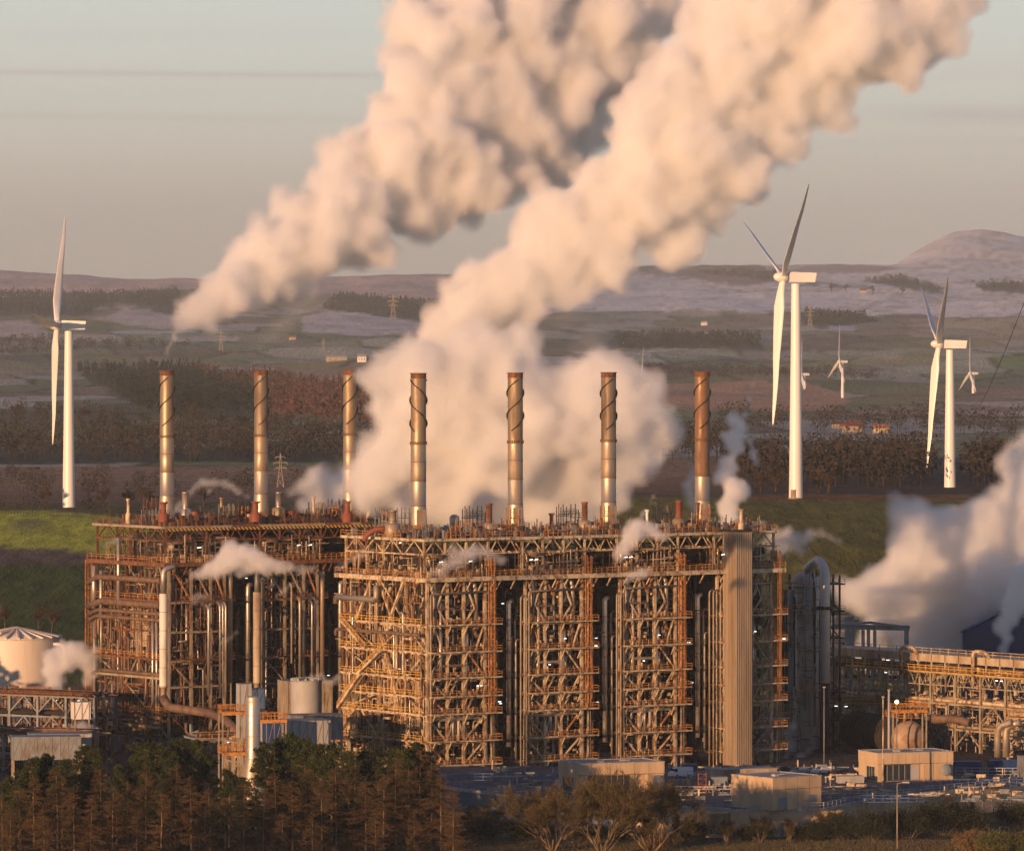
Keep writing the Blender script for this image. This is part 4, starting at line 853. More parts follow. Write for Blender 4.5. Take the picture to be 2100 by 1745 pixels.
# ---- storage tanks ---------------------------------------------------------------------
def tank(label,px,ytop,D,r,cone,m,ribs=0,base=0.):
    k=F/D; X=(px-1050)/k; zt=HC-(ytop-HY)/k; root=thing('storage_tank',label,'tank',(X,D,base)); zt-=base
    part(MB().lathe((0,0,0),[(r,0),(r,zt)],64),'shell',M[m],root)
    part(MB().lathe((0,0,0),[(r+.12,zt),(r+.12,zt+.2),(r*.5,zt+cone*.58),(.25,zt+cone)],64),'roof',M[m],root)
    rb=MB()
    for i in range(ribs):
        a=2*PI*i/ribs; rb.beam((.6*math.cos(a),.6*math.sin(a),zt+cone+.1),(r*math.cos(a),r*math.sin(a),zt+.35),.45,.5)
    if ribs: part(rb,'roof_rib',M[m],root)
    part(MB().ring((0,0,zt-.1),r,.25,.12,64).ring((0,0,zt*.5),r,.06,.04,64),'rim',M[m],root); return root,zt
M['tankw']=mat('cream_white_tank_paint',(.66,.58,.50),.55,0,(.55,.40,.27),.25,(.52,.78),9)
t_,zt=tank('large cream white storage tank with a ribbed cone roof at the left edge',33,1308,1371,10.7,2.3,'tankw',22)
part(MB().tube(elbow([(9.2,-5.2,zt-1.2),(10.2,-5.6,zt-1.1),(11.6,-5.4,zt-1.6),(11.8,-5.4,zt-6)],1.6,5),.42,10),'roof_pipe',M['tankw'],t_)
part(MB().lathe((-3.2,-6.5,zt+.9),[(.5,0),(.5,.8),(.05,1)],12),'roof_vent',M['tankw'],t_)
tank('plain grey green tank in shade behind the pipe gantry',1728,1264,1400,2.75,.25,'bluegrey',0)
tank('squat grey tank between the rear blocks and the front blocks',628,1396,1236,3.3,.5,'grey',12)

# ---- silver column in front, left ---------------------------------------------------
D=1130;k=F/D; b=P(519,1600,D); b.z=0; zt=HC-(1428-HY)/k; z1=HC-(1556-HY)/k
root=thing('silver_column','tall silver column with a flared skirt rising behind the dark pines','column',b)
part(MB().lathe((0,0,0),[(3.1,0),(1.4,z1)],32),'skirt',M['silver2'],root); part(MB().lathe((0,0,0),[(1.36,z1),(1.36,zt-.2),(1.3,zt),(1.1,zt),(1.05,zt-2)],32),'shell',M['silver'],root)
f=MB()
for q in (z1,z1+4.4,z1+8.4,zt-1): f.ring((0,0,q),1.36,.1,.1,32)
part(f,'seam',M['greysteel'],root)

# ---- pipe racks ---------------------------------------------------------------------------
def rack(label,a,b,wd,levels,bays,seed,mats,truss=True,railm='yellow',steel='greysteel',extra=0):
    rd=random.Random(seed); a=Vector(a); b=Vector(b); L=(b-a).length; rz=math.atan2((b-a).y,(b-a).x); root=thing('pipe_rack',label,'pipe rack',a,rz,'pipe racks of the plant')
    for i in range(bays+1):
        x=L*i/bays; m=MB()
        for y in (0,wd): m.ibeam((x,y,0),(x,y,levels[-1]),.55)
        for z in levels: m.beam((x,0,z-.3),(x,wd,z-.3),.4)
        part(m,'frame',M[steel],root)
    for j,z in enumerate(levels):
        m=MB().beam((0,0,z-.3),(L,0,z-.3),.42).beam((0,wd,z-.3),(L,wd,z-.3),.42)
        for i in range(bays):
            x0=L*i/bays; x1=L*(i+1)/bays; xm=(x0+x1)/2
            if j==len(levels)-1 and truss: lattice(m,(x0,-.05,z-3),(x1,-.05,z-3),2.6,3,.26)
            elif rd.random()<.6: m.beam((x0,0,z-4),(xm,0,z-.4),.3).beam((x1,0,z-4),(xm,0,z-.4),.3)
        part(m,'girder',M[steel],root)
        n=max(2,int(wd/1.3))
        for q in range(n):
            r=rd.uniform(.18,.55); y=wd*(q+.5)/n
            x0=0 if rd.random()<.7 else rd.uniform(0,L*.5); x1=L if rd.random()<.7 else rd.uniform(L*.6,L)
            pts=[(x0,y,z+r),(x1,y,z+r)]
            if rd.random()<.4: pts.append((x1,y,max(.3,z-6)))
            if rd.random()<.3: pts.insert(0,(x0,y,z+r+2.4))
            part(MB().tube(elbow(pts,1),r,9),'pipe',M[rd.choice(mats)],root)
    m=MB(); rail(m,(0,-1,levels[-1]+.1),(L,-1,levels[-1]+.1),1.2,2,.1); m.box(0,-1.1,levels[-1]-.15,L,-.1,levels[-1]); part(m,'railing',M[railm],root)
    c=MB(); d_=MB()
    for i in range(int(L*7)+extra):
        x=rd.uniform(0,L); z=rd.uniform(.5,levels[-1]+.8); y=rd.uniform(-.6,wd); tgt=c if rd.random()<.5 else d_; q=rd.random()
        if q<.35: tgt.beam((x,y,z),(x+rd.uniform(.8,5),y,z),rd.uniform(.08,.22))
        elif q<.75: tgt.beam((x,y,max(0,z-rd.uniform(1,5))),(x,y,z),rd.uniform(.08,.25))
        else: tgt.box(x,y,z,x+rd.uniform(.3,1.2),y+.5,z+rd.uniform(.3,1))
    part(c,'small_bore_piping',M[mats[0]],root)['kind']='stuff'; part(d_,'small_bore_piping',M[mats[-1]],root)['kind']='stuff'
    for i in range(max(2,int(L/14))): x=rd.uniform(0,L); part(MB().beam((x,-.7,levels[-1]-1),(x+.7,-.7,levels[-1]-1),.13),'strip_lamp',M['lamp'],root)
    return root
ra=Vector((68,1326.7,0)); rb=Vector((122,1250,0))
r1=rack('long high pipe rack with lattice girders and yellow rail, half sunlit, at right',ra,rb,8,[5,10.5,17.2],11,3,['cream','silver2','brown','casing'],extra=300)
# finned air coolers on top of the rack
m=MB(); n=20; L=(rb-ra).length
for i in range(n): m.box(L*i/n+.2,.4,19.2,L*(i+1)/n-.2,7.6,20.9)
for i in range(n+1): m.beam((L*i/n,.5,17.2),(L*i/n,.5,19.3),.3)
part(m,'air_cooler_bay',M['casing'],r1); m=MB(); rail(m,(0,.2,20.9),(L,.2,20.9),1.3,3,.12); part(m,'railing',M['cream'],r1)
for x in (33,58,82): part(MB().tube(elbow([(x,-.8,15),(x,-.8,22.2),(x+4,-.6,22.2),(x+4,1,20.5)],1.2),.42,10),'riser_pipe',M['cream'],r1)
rack('lower near pipe rack with thick twin silver pipes at the right edge',(104,1226,0),(150,1190,0),7,[3.4,7.2,11.4],6,8,['cream','brown','silver2'],True,'orange',extra=300)
for dx in (0,1.7): bigpipe('silver upright pipe of the pair before the right pipe rack, '+('left' if not dx else 'right')+' one','silver2',[(2046+dx*10,1552,1218),(2046+dx*10,1490,1218),(2076+dx*10,1480,1216)],.72)
bigpipe('fat brown horizontal pipe right of the round vessel head','brown',[(1910,1474,1240),(1960,1474,1240),(1990,1482,1238)],.9)
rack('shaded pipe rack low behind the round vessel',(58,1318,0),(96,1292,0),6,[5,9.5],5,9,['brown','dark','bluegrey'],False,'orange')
rack('pipe rack at the far left edge in front of the big tank',(-130,1300,0),(-91,1276,0),8,[4,8,12.5],6,4,['brown','dark','silver2','rust'],False,'rust','bluegrey',extra=200)
rack('lower pipe rack at the left edge behind the pines',(-125,1235,0),(-88,1218,0),7,[4,8.2],6,6,['brown','greysteel','dark','rust'],True,'rust','bluegrey',extra=200)
rack('small yellow railed platform rack right of the rising left steam',(-101,1288,0),(-91,1284,0),5,[6,12],2,7,['brown','rust','dark'],False,'orange')
rack('jumble of grey pipework around the base of the rear furnaces',(-66,1232,0),(-36,1244,0),9,[3,6.5],5,12,['greysteel','brown','dark','bluegrey'],False,'orange','bluegrey',extra=200)
rack('pipe rack between the rear row and the front row',(-58,1216,0),(-34,1222,0),8,[3,7],4,13,['cream','greysteel','brown'],False,'orange',extra=100)
rack('dark shaded pipe rack behind the pipe gantry at right',(76,1372,0),(150,1340,0),10,[5,11,16.5],9,14,['bluegrey','dark','brown'],True,'greysteel','bluegrey',extra=200)

# ---- shaded process columns right of the front row -----------------------------------------
def column(label,px,D,yt,r,m,plats,seed,zb=0):
    rd=random.Random(seed); k=F/D; X=(px-1050)/k; zt=HC-(yt-HY)/k; root=thing('process_column',label,'column',(X,D,zb),0,'process columns of the plant'); zt-=zb
    part(MB().lathe((0,0,0),[(r,0),(r,zt-r*.6),(r*.85,zt-r*.25),(r*.4,zt),(.05,zt+.1)],28),'shell',M[m],root)
    for z in plats:
        pl=MB(); pl.lathe((0,0,z),[(r,0),(r+1.3,0),(r+1.3,.15),(r,.15)],18,False); p=part(pl,'platform',M['greysteel'],root); rl=MB()
        for i in range(12):
            a=2*PI*i/12; b_=2*PI*(i+1)/12; q=r+1.25; rail(rl,(q*math.cos(a),q*math.sin(a),z+.1),(q*math.cos(b_),q*math.sin(b_),z+.1),1.1,9,.08)
        part(rl,'railing',M['orange'] if rd.random()<.4 else M['greysteel'],p)
    lm=MB(); ladder(lm,r*.3,-r-.2,0,zt,False,.6); part(lm,'ladder',M['greysteel'],root)
    for i in range(6):
        a=rd.uniform(PI,2*PI); x=(r+.4)*math.cos(a); y=(r+.4)*math.sin(a); z0=rd.uniform(0,zt*.5); part(MB().tube(elbow([(x,y,z0),(x,y,rd.uniform(z0+4,zt)),(x*.7,y*.7,zt)],.6),rd.uniform(.12,.3),8),'pipe',M[rd.choice(['bluegrey','dark','silver2'])],root)
    c=MB()
    for i in range(90):
        a=rd.uniform(PI,2*PI); q=r+rd.uniform(.1,1.5); z=rd.uniform(0,zt); x=q*math.cos(a); y=q*math.sin(a)
        (c.beam((x,y,z),(x,y,z+rd.uniform(.6,3)),rd.uniform(.06,.2)) if rd.random()<.5 else c.beam((x,y,z),(x+rd.uniform(.6,2.4),y,z),rd.uniform(.06,.2)))
    part(c,'small_bore_piping',M['dark'],root)['kind']='stuff'; return root,zt
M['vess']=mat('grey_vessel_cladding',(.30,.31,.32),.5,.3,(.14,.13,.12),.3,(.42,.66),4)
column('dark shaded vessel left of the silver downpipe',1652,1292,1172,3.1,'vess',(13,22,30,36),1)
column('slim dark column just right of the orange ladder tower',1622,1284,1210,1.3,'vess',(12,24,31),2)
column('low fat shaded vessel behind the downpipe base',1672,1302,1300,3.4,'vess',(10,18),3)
M['palepipe']=mat('pale_silver_cladding',(.60,.60,.60),.5,.2,(.42,.40,.37),.4,(.45,.75),3)
bigpipe('large pale silver downpipe with a dark elbow, right of the shaded vessels','palepipe',[(1692,1400,1280),(1692,1168,1280),(1678,1146,1282),(1655,1168,1286)],1.05)
root=thing('pipe_band','dark bracket ring around the large silver downpipe','bracket',P(1692,1248,1280)); part(MB().ring((0,0,0),1.05,.5,.9,20).box(-3,-1.6,-.2,1.6,-1.1,.1),'clamp',M['black'],root)
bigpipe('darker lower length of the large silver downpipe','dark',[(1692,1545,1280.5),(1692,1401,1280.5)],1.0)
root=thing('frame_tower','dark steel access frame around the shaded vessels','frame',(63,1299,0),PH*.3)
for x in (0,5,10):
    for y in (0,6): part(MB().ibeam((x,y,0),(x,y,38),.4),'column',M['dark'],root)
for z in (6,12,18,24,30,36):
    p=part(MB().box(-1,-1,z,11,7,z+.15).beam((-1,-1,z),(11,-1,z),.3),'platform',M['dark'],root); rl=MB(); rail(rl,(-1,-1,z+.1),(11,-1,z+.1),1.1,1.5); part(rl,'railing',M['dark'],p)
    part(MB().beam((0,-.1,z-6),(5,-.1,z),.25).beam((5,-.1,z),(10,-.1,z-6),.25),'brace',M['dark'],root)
# gantry of pale green beams
D=1382;k=F/D; root=thing('pipe_gantry','pale green portal gantry over the shaded yard at right','gantry',(P(1700,0,D).x,D,0)); 
zz=HC-(1284-HY)/k; part(MB().ibeam((-2,0,zz),(19,0,zz-.4),1.2).beam((-2,0,zz),(10,6,zz+.6),.6).beam((10,6,zz+.6),(19,0,zz-.3),.6),'beam',M['bluegrey'],root)
for x in (4.4,18.3): part(MB().ibeam((x,0,0),(x,0,zz-.4),1.0),'column',M['bluegrey'],root)
for i,x in enumerate((1770,1781,1794)): vent('pale upright exhaust under the gantry, '+('left','middle','right')[i]+' of three',x,1292+(i%2)*-6,1385,1385,.42,'grey',0)
# long horizontal vessel
c=P(1867,1516,1276); root=thing('horizontal_vessel','big rusty horizontal vessel, its round head sunlit above the beige building','vessel',c,R(107)); Lb=34;r=4.1
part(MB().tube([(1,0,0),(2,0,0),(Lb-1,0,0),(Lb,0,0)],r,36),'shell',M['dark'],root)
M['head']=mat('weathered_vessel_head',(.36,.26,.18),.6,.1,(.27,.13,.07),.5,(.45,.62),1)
hd_=part(MB().lathe((0,0,0),[(r,0),(r*.94,1.0),(r*.72,1.9),(r*.4,2.4),(.02,2.6)],36),'head',M['head'],root); hd_.matrix_local=Matrix.Translation((1,0,0))@Matrix.Rotation(-PI/2,4,'Y')
f=MB()
for x in range(5,34,2): f.tube([(x,0,0),(x+.25,0,0)],r+.12,36)
part(f,'stiffening_ring',M['black'],root)
for x in (4,20): part(MB().box(x,-2.6,-r-2,x+1,2.6,-r*.5),'saddle',M['concreteedge'],root)
p=part(MB().box(0,-2.5,r+.5,9,2.5,r+.65),'platform',M['orange'],root); rl=MB(); rail(rl,(0,2.5,r+.6),(9,2.5,r+.6),1.2,1); rail(rl,(0,-2.5,r+.6),(0,2.5,r+.6),1.2,1); part(rl,'railing',M['orange'],p)
for x,y in ((1,1),(2.5,-1),(4,1.5)): part(MB().tube([(x,y,r-.6),(x,y,r+1.6)],.3,8),'nozzle',M['cream'],root)
# blue hall
D=1400;k=F/D; X0=P(1972,0,D).x; ze=HC-(1297-HY)/k; zr=HC-(1252-HY)/k; root=thing('blue_hall','dark blue metal clad hall with a gabled roof at the right edge','building',(X0,D,0),R(-8))
W_=24
mb=MB(); mb.add([(0,0,0),(W_,0,0),(W_,0,ze),(W_/2-1,0,zr),(0,0,ze),(0,30,0),(W_,30,0),(W_,30,ze),(W_/2-1,30,zr),(0,30,ze)],[(0,1,2,3,4),(9,8,7,6,5),(0,4,9,5),(1,6,7,2)])
for i in range(40): mb.box(W_*i/40,-.08,0,W_*i/40+.25,0.02,ze-.1)
part(mb,'wall',M['blue'],root)
rf=MB(); rf.add([(-.4,-.5,ze-.1),(W_/2-1,-.5,zr+.25),(W_/2-1,30.5,zr+.25),(-.4,30.5,ze-.1),(W_+.4,-.5,ze-.1),(W_+.4,30.5,ze-.1),(-.4,-.5,ze+.2),(W_/2-1,-.5,zr+.55),(W_/2-1,30.5,zr+.55),(-.4,30.5,ze+.2),(W_+.4,-.5,ze+.2),(W_+.4,30.5,ze+.2)],[(6,7,8,9),(7,10,11,8),(0,1,7,6),(1,4,10,7),(3,2,1,0),(2,5,4,1)])
rr_=part(rf,'roof',M['bluerail'],root); part(MB().lathe((W_/2-1,3,zr+.4),[(.9,0),(.9,1.4),(1.3,1.5),(.2,2.1)],14),'roof_vent',M['black'],rr_)
part(MB().beam((0.1,-.15,0),(.1,-.15,ze),.35),'downpipe',M['grey'],root)
# ---- control buildings -----------------------------------------------------------------------
# raised yard slab
edge=[(860,1119),(905,1119),(1020,1101),(1150,1086),(1300,1075),(1465,1068),(1500,1064),(1690,1066),(1760,1082),(1900,1104),(2100,1128),(2300,1140)]
E_=[(((x-1050)*D/F),D) for x,D in edge]; back=[(((x-1050)*1172/F),1172) for x in (2330,860)]
ZP=5.0
mb=MB(); top=[(x,y,ZP) for x,y in E_+back]; mb.add(top,[tuple(range(len(top)))]); 
tag(mb.build('roof_terrace',mat('grey_felt_roofing',(.045,.055,.08),.85,0,(.09,.085,.08),.25,(.4,.65),1,fine=2)),None,None,None,'structure')
for i,(a,b) in enumerate(zip(E_,E_[1:])):
    a=Vector((*a,0)); b=Vector((*b,0)); L=(b-a).length; rz=math.atan2((b-a).y,(b-a).x)
    nm=['far left end of the low','second from left stretch of the','blue ribbed stretch with a pale panel in the','blue ribbed stretch behind the big bare tree in the','grey stretch right of the bare tree in the','short stretch by the rounded bay in the','stretch under the square beige block in the','slanting stretch right of the square block in the','stretch behind dark bushes in the','stained stretch at the right of the','far right end of the'][i]
    root=thing('terrace_wall',nm+' long yard wall','wall',a,rz,'lengths of wall around the raised yard')
    blue=i<4; mb=MB().box(0,0,-.5,L,.35,ZP-.02)
    if blue:
        for q in range(int(L/.5)): mb.box(q*.5,-.07,-.5,q*.5+.22,0,ZP-.5)
    else:
        for q in range(int(L/3)): mb.box(q*3,-.06,-.5,q*3+.12,0,ZP-.4)
    part(mb,'panel',M['bluewall'] if blue else M['concrete'],root) if 'bluewall' in M else part(mb,'panel',M.setdefault('bluewall',mat('blue_grey_cladding',(.10,.15,.20),.6,.1,(.16,.17,.17),.3,(.45,.7),4)) if blue else M['concrete'],root)
    part(MB().box(0,-.2,ZP-.4,L,.5,ZP+.15),'coping',M['concreteedge'],root)
    rl=MB(); rail(rl,(0,.1,ZP+.15),(L,.1,ZP+.15),1.0,2.2,.09); part(rl,'railing',M['bluerail'] if i<6 else M['grey'],root)
    if i==2: part(MB().box(2.5,-.3,.5,11,-.1,ZP-1.0),'pale_panel',M['grey'],root)
    if i==6:
        bay=MB(); bay.lathe((-2.4,1.2,-.5),[(2.1,0),(2.1,ZP-.2),(2.3,ZP-.2),(2.3,ZP+.2),(1.5,ZP+.2)],24); bay.lathe((L+1.6,1.2,-.5),[(2.1,0),(2.1,ZP-.2),(2.3,ZP-.2),(2.3,ZP+.2),(1.5,ZP+.2)],24); part(bay,'rounded_bay',M['concrete'],root)
        for q in (3.6,9): part(MB().box(q,-.1,-.2,q+1.4,.0,2.1),'door',M['bluegrey'],root)
    if i in(8,9):
        for q in (4,9,14): part(MB().box(q,-.1,.3,q+1.2,0.0,2.6),'window',M['glass'],root)
def block(label,px,py,D,w_,d,ang,h,feats):
    c=P(px,py,D); c.z=ZP; zt=HC-(py-HY)*D/F-ZP; root=thing('beige_building',label,'building',c,ang)
    b=MB(); b.box(0,0,0,w_,d,zt-2.1) if not feats.get('over') else b.box(0,.9,0,w_,d,zt-2.1)
    b.box(-.05,-.05,zt-2.08,w_+.05,d+.05,zt); 
    part(b,'wall',M['concrete'],root); part(MB().box(-.12,-.12,zt,w_+.12,.3,zt+.16).box(-.12,d-.3,zt,w_+.12,d+.12,zt+.16).box(-.12,.31,zt,.3,d-.31,zt+.16).box(w_-.3,.31,zt,w_+.12,d-.31,zt+.16),'parapet',M['concreteedge'],root)
    part(MB().box(.3,.3,zt+.004,w_-.3,d-.3,zt+.03).box(w_*.3,d*.3,zt+.03,w_*.3+1.2,d*.3+1,zt+.4).box(w_*.6,d*.5,zt+.03,w_*.6+2,d*.5+.2,zt+.25),'roof_surface',M['concreteedge'],root)
    g=MB(); g.box(-.07,-.07,zt-2.14,w_+.07,-.055,zt-2.06)
    for q in range(1,int(w_/2.9)+1): g.box(q*2.9,-.062,0,q*2.9+.05,-.052,zt) 
    part(g,'joint_strip',M['brown'],root)
    for (fx,x0,z0,x1,z1,mm,nm) in feats['f']:
        if fx=='f': y_=.9 if feats.get('over') else 0; q=part(MB().box(x0,y_-.07,z0,x1,y_+.05,z1),nm,M[mm],root)
        else: q=part(MB().box(-.07,x0,z0,.05,x1,z1),nm,M[mm],root)
        fr=MB()
        if nm=='window':
            n=max(2,int((x1-x0)/1.2))
            for i in range(n+1):
                xx=x0+(x1-x0)*i/n
                fr.box(xx-.04,y_-.12,z0,xx+.04,y_-.075,z1) if fx=='f' else fr.box(-.12,xx-.04,z0,-.075,xx+.04,z1)
            part(fr,'frame',M['grey'],q)
    if feats.get('over'):
        ex=MB()
        for x0,x1 in feats['over']: ex.box(x0,0,0,x1,.9,zt-2.1)
        part(ex,'pier',M['concrete'],root)
    return root,zt
b1,zt1=block('beige concrete block with a dark glazed opening behind the big bare tree',1183,1567,1100,17.6,9.8,R(20),5.6,dict(over=[(0,2.2),(14.2,17.6)],f=[('f',2.3,.1,11,3.3,'glass','window'),('f',11.2,.1,12.6,2.9,'grey','door'),('l',1.8,.3,7.4,3.0,'glass','window')]))
o=part(MB().lathe((0,0,0),[(.01,.3),(.6,.25),(1.15,.05),(1.2,-.02),(.3,.05),(.01,.08)],24),'satellite_dish',M['bluegrey'],b1); o.location=(16.2,-.9,2.1); o.rotation_euler=(R(75),0,0)
b2,_=block('square beige concrete block in front, with the shadow of a tree on it',1585,1596,1062,11.6,11.6,R(38),5.6,dict(f=[('f',1.3,0,3.4,2.3,'bluegrey','door'),('f',8.4,.3,10.4,2.5,'bluegrey','shutter')]))
b3,_=block('right hand beige concrete block under the round vessel head',1801,1545,1130,15.8,9.5,R(20),5.4,dict(over=[(0,.9),(9.6,15.8)],f=[('f',1,.1,7.2,3.2,'glass','window'),('f',7.3,.1,9,3.0,'grey','door'),('l',1.6,.3,5.4,2.8,'glass','window')]))
o=part(MB().lathe((0,0,0),[(.01,.3),(.6,.25),(1.15,.05),(1.2,-.02),(.3,.05),(.01,.08)],24),'satellite_dish',M['bluegrey'],b3); o.location=(13.9,-1.2,2.1); o.rotation_euler=(R(75),0,0)
root=thing('low_shed','low pale green metal shed with a ribbed lit wall behind the square block','shed',P(1462,1600,1128),R(16)); 
mb=MB().box(0,0,0,13,5,2.0)
for i in range(30): mb.box(i*.43,-.07,0,i*.43+.2,0,2)
part(mb,'wall',M['casing'],root); part(MB().box(-.2,-.2,2.0,13.2,5.2,2.12),'roof',M['concreteedge'],root)
# guard rails, scaffolds and blue equipment on the terrace
rd=random.Random(9)
for i,(x0,x1,D,m,l) in enumerate([(905,1147,1135,'bluerail','blue guard rail at the back of the terrace left of the beige blocks'),(1692,1830,1092,'cream','pale guard rail between the square block and the right block'),(1700,1800,1100,'rust','rusty guard rail behind the pale one'),(1380,1500,1102,'grey','white guard rail left of the square block'),(1410,1560,1140,'grey','grey guard rail before the low shed'),(1830,2110,1118,'bluerail','blue guard rail in front of the right beige block'),(1960,2110,1150,'grey','grey guard rail at the far right of the terrace'),(1690,1900,1080,'bluerail','low blue guard rail above the dark bushes')]):
    root=thing('guard_rail',l,'railing',(P(x0,0,D).x,D,ZP),R(6 if i%2 else -4)); L=(x1-x0)*D/F
    part(MB().beam((0,0,.05),(L,0,.05),.15),'kerb',M[m],root); rl=MB(); rail(rl,(0,0,0),(L,0,0),1.3,1.6,.12); part(rl,'rails',M[m],root)
for i,(x,D,w_,h,m,l) in enumerate([(1958,1150,5.5,2.4,'blue','blue skip container right of the right beige block'),(2030,1152,6,2.5,'blue','blue skip container nearer the right edge'),(2092,1140,2.5,4.2,'bluegrey','tall blue grey cabinet at the right edge'),(1400,1146,3,2.2,'blue','blue cabinet behind the first beige block'),(1440,1120,5,1.6,'bluegrey','low blue grey plant box left of the square block'),(1210,1150,4,1.8,'bluegrey','blue grey box behind the first beige block'),(1010,1128,6,1.1,'bluegrey','low blue grey duct on the left of the terrace'),(1720,1125,5,1.4,'grey','pale plant box between square and right blocks')]):
    root=thing('plant_container',l,'container',(P(x,0,D).x,D,ZP),R(10))
    mb=MB().box(0,0,.15,w_,2.2,h)
    for q in range(int(w_/.5)): mb.box(q*.5,-.06,.2,q*.5+.2,0,h-.1)
    part(mb,'box',M[m],root); part(MB().box(-.08,-.1,h,w_+.08,2.3,h+.1),'lid',M[m],root); part(MB().box(.3,0.05,0,.6,2.1,.15).box(w_-.6,.05,0,w_-.3,2.1,.15),'skid',M['black'],root)
bits=MB(); bits2=MB()
for i in range(560):
    x=rd.uniform(1000,2110); D=rd.uniform(1080,1168); X=(x-1050)*D/F
    if 1170<x<1370 and D>1095 or 1790<x<1965 and D>1120: continue
    q=rd.random(); t=rd.choice((bits,bits2))
    if q<.4: t.beam((X,D,ZP+.3),(X+rd.uniform(1,6),D+rd.uniform(-1,1),ZP+rd.uniform(.2,.5)),rd.uniform(.15,.4))
    elif q<.7: t.beam((X,D,ZP),(X,D,ZP+rd.uniform(.6,1.8)),rd.uniform(.12,.3))
    else: t.box(X,D,ZP+.01,X+rd.uniform(.5,2),D+1,ZP+rd.uniform(.3,.9))
tag(bits.build('roof_clutter',M['bluegrey']),'low blue grey pipes and boxes strewn over the terrace','roof plant',kind='stuff'); tag(bits2.build('roof_clutter',M['cream']),'pale pipes and planks strewn over the terrace','roof plant',kind='stuff')
# cars
def car(label,px,D,ang,m,van=False):
    root=thing('parked_car',label,'car',(P(px,0,D).x,D,ZP),ang,'cars parked on the yard')
    h=.75; pr=[(-2.1,.35),(-2.15,.75),(-1.9,.95),(-1.0,1.02),(-.45,1.45),(.9,1.47),(1.65,1.05),(2.05,.95),(2.15,.6),(2.1,.35)] if not van else [(-2.4,.4),(-2.45,1.0),(-2.0,1.2),(-1.5,1.95),(2.3,2.0),(2.4,1.9),(2.4,.4)]
    n=len(pr); V=[(x,s*.85*(1 if z<1.1 else .84),z) for s in (-1,1) for x,z in pr]
    part(MB().add(V,[tuple(range(n)),tuple(range(2*n-1,n-1,-1))]+[(i,n+i,n+(i+1)%n,(i+1)%n) for i in range(n)][::1]),'body',M[m],root)
    if not van: g=MB(); [g.add([(-.85,s*.80,1.06),(1.45,s*.80,1.06),(.85,s*.735,1.42),(-.4,s*.735,1.42)],[(0,1,2,3) if s<0 else (3,2,1,0)]) for s in (-1,1)]; g.add([(-1.02,-.66,1.05),(-1.02,.66,1.05),(-.5,.6,1.44),(-.5,-.6,1.44)],[(0,1,2,3)]); part(g,'windows',M['glass'],root)
    else: part(MB().box(-1.9,-.8,1.2,-1.2,.8,1.8),'windows',M['glass'],root)
    for x in (-1.3,1.35):
        for s in (-1,1):
            w_=part(MB().tube([(x,s*.72,.33),(x,s*.9,.33)],.33,16),'wheel',M['black'],root); part(MB().tube([(x,s*.9,.33),(x,s*.93,.33)],.19,10),'hubcap',M['grey'],w_)
M['carsil']=mat('silver_car_paint',(.45,.46,.5),.25,.4); M['cardark']=mat('dark_car_paint',(.02,.022,.03),.2); M['carred']=mat('red_car_paint',(.3,.02,.02),.25)
for i,(x,D,m,l) in enumerate([(1560,1150,'carsil','silver parked car, leftmost of the row behind the square block'),(1600,1152,'cardark','dark parked car, second of the row behind the square block'),(1640,1149,'carsil','silver parked car in the middle of the row behind the square block'),(1684,1151,'white','white parked car, fourth in the row'),(1722,1148,'cardark','dark parked car left of the right beige block'),(1986,1132,'cardark','dark van like car right of the right beige block')]): car(l,x,D,R(20+i*9),m)
car('white and orange pickup van behind the first beige block',1396,1142,R(30),'white',True)
# poles and lamps
def pole(label,px,yt,D,r,m,base,head=None,cat='pole'):
    k=F/D; z=HC-(yt-HY)/k-base; root=thing('street_lamp' if head else 'mast_pole',label,cat,((px-1050)/k,D,base)); part(MB().tube([(0,0,0),(0,0,z)],r,8,r*.7),'shaft',M[m],root)
    if head: part(MB().tube([(0,0,z-.05),(.7,0,z+.12),(1.5,0,z+.15)],.08,6),'arm',M[m],root); part(MB().box(.9,-.2,z+.08,2.2,.2,z+.3),'lamp_head',M['grey'],root)
    else: part(MB().box(-.3,-.15,z,.3,.15,z+.25),'head_fitting',M['greysteel'],root)
    return root
pole('slim grey street lamp in front of the dark bushes',1840,1606,1040,.13,'greysteel',0,1,'street lamp')
pole('thin tall pole in front of the right beige block',1811,1430,1118,.16,'cream',ZP)
pole('thick grey square mast just right of the thin tall pole',1823,1416,1205,.32,'grey',0)
pole('thin grey mast left of the shaded vessels foot',1690,1410,1230,.13,'bluegrey',0)
pole('lamp mast with a green white light among the shaded racks',1839,1445,1270,.15,'bluegrey',0)
tag(MB().lathe((0,0,0),[(.01,-.45),(.32,-.32),(.45,0),(.32,.32),(.01,.45)],14).build('floodlight',M['lampy'],None,P(1839,1439,1268)),'glowing green white floodlight among the shaded racks','lamp')
pole('short telegraph pole with a crossbar among steam at left',172,1528,1150,.2,'greysteel',0)
pole('leaning thin mast on the terrace left of the first beige block',1060,1590,1120,.1,'grey',ZP)
# red scaffold tower
root=thing('scaffold_tower','small red scaffold tower between the first block and the square block','scaffold',(P(1432,0,1098).x,1098,ZP))
for x in (0,1.5):
    for y in (0,1.3): part(MB().beam((x,y,0),(x,y,4.2),.11),'standard',M['red'],root)
for z in (1,2,3,4): part(MB().beam((0,0,z),(1.5,0,z),.09).beam((0,0,z-1),(1.5,0,z),.07).beam((0,0,z),(0,1.3,z),.09),'ledger',M['red'],root)
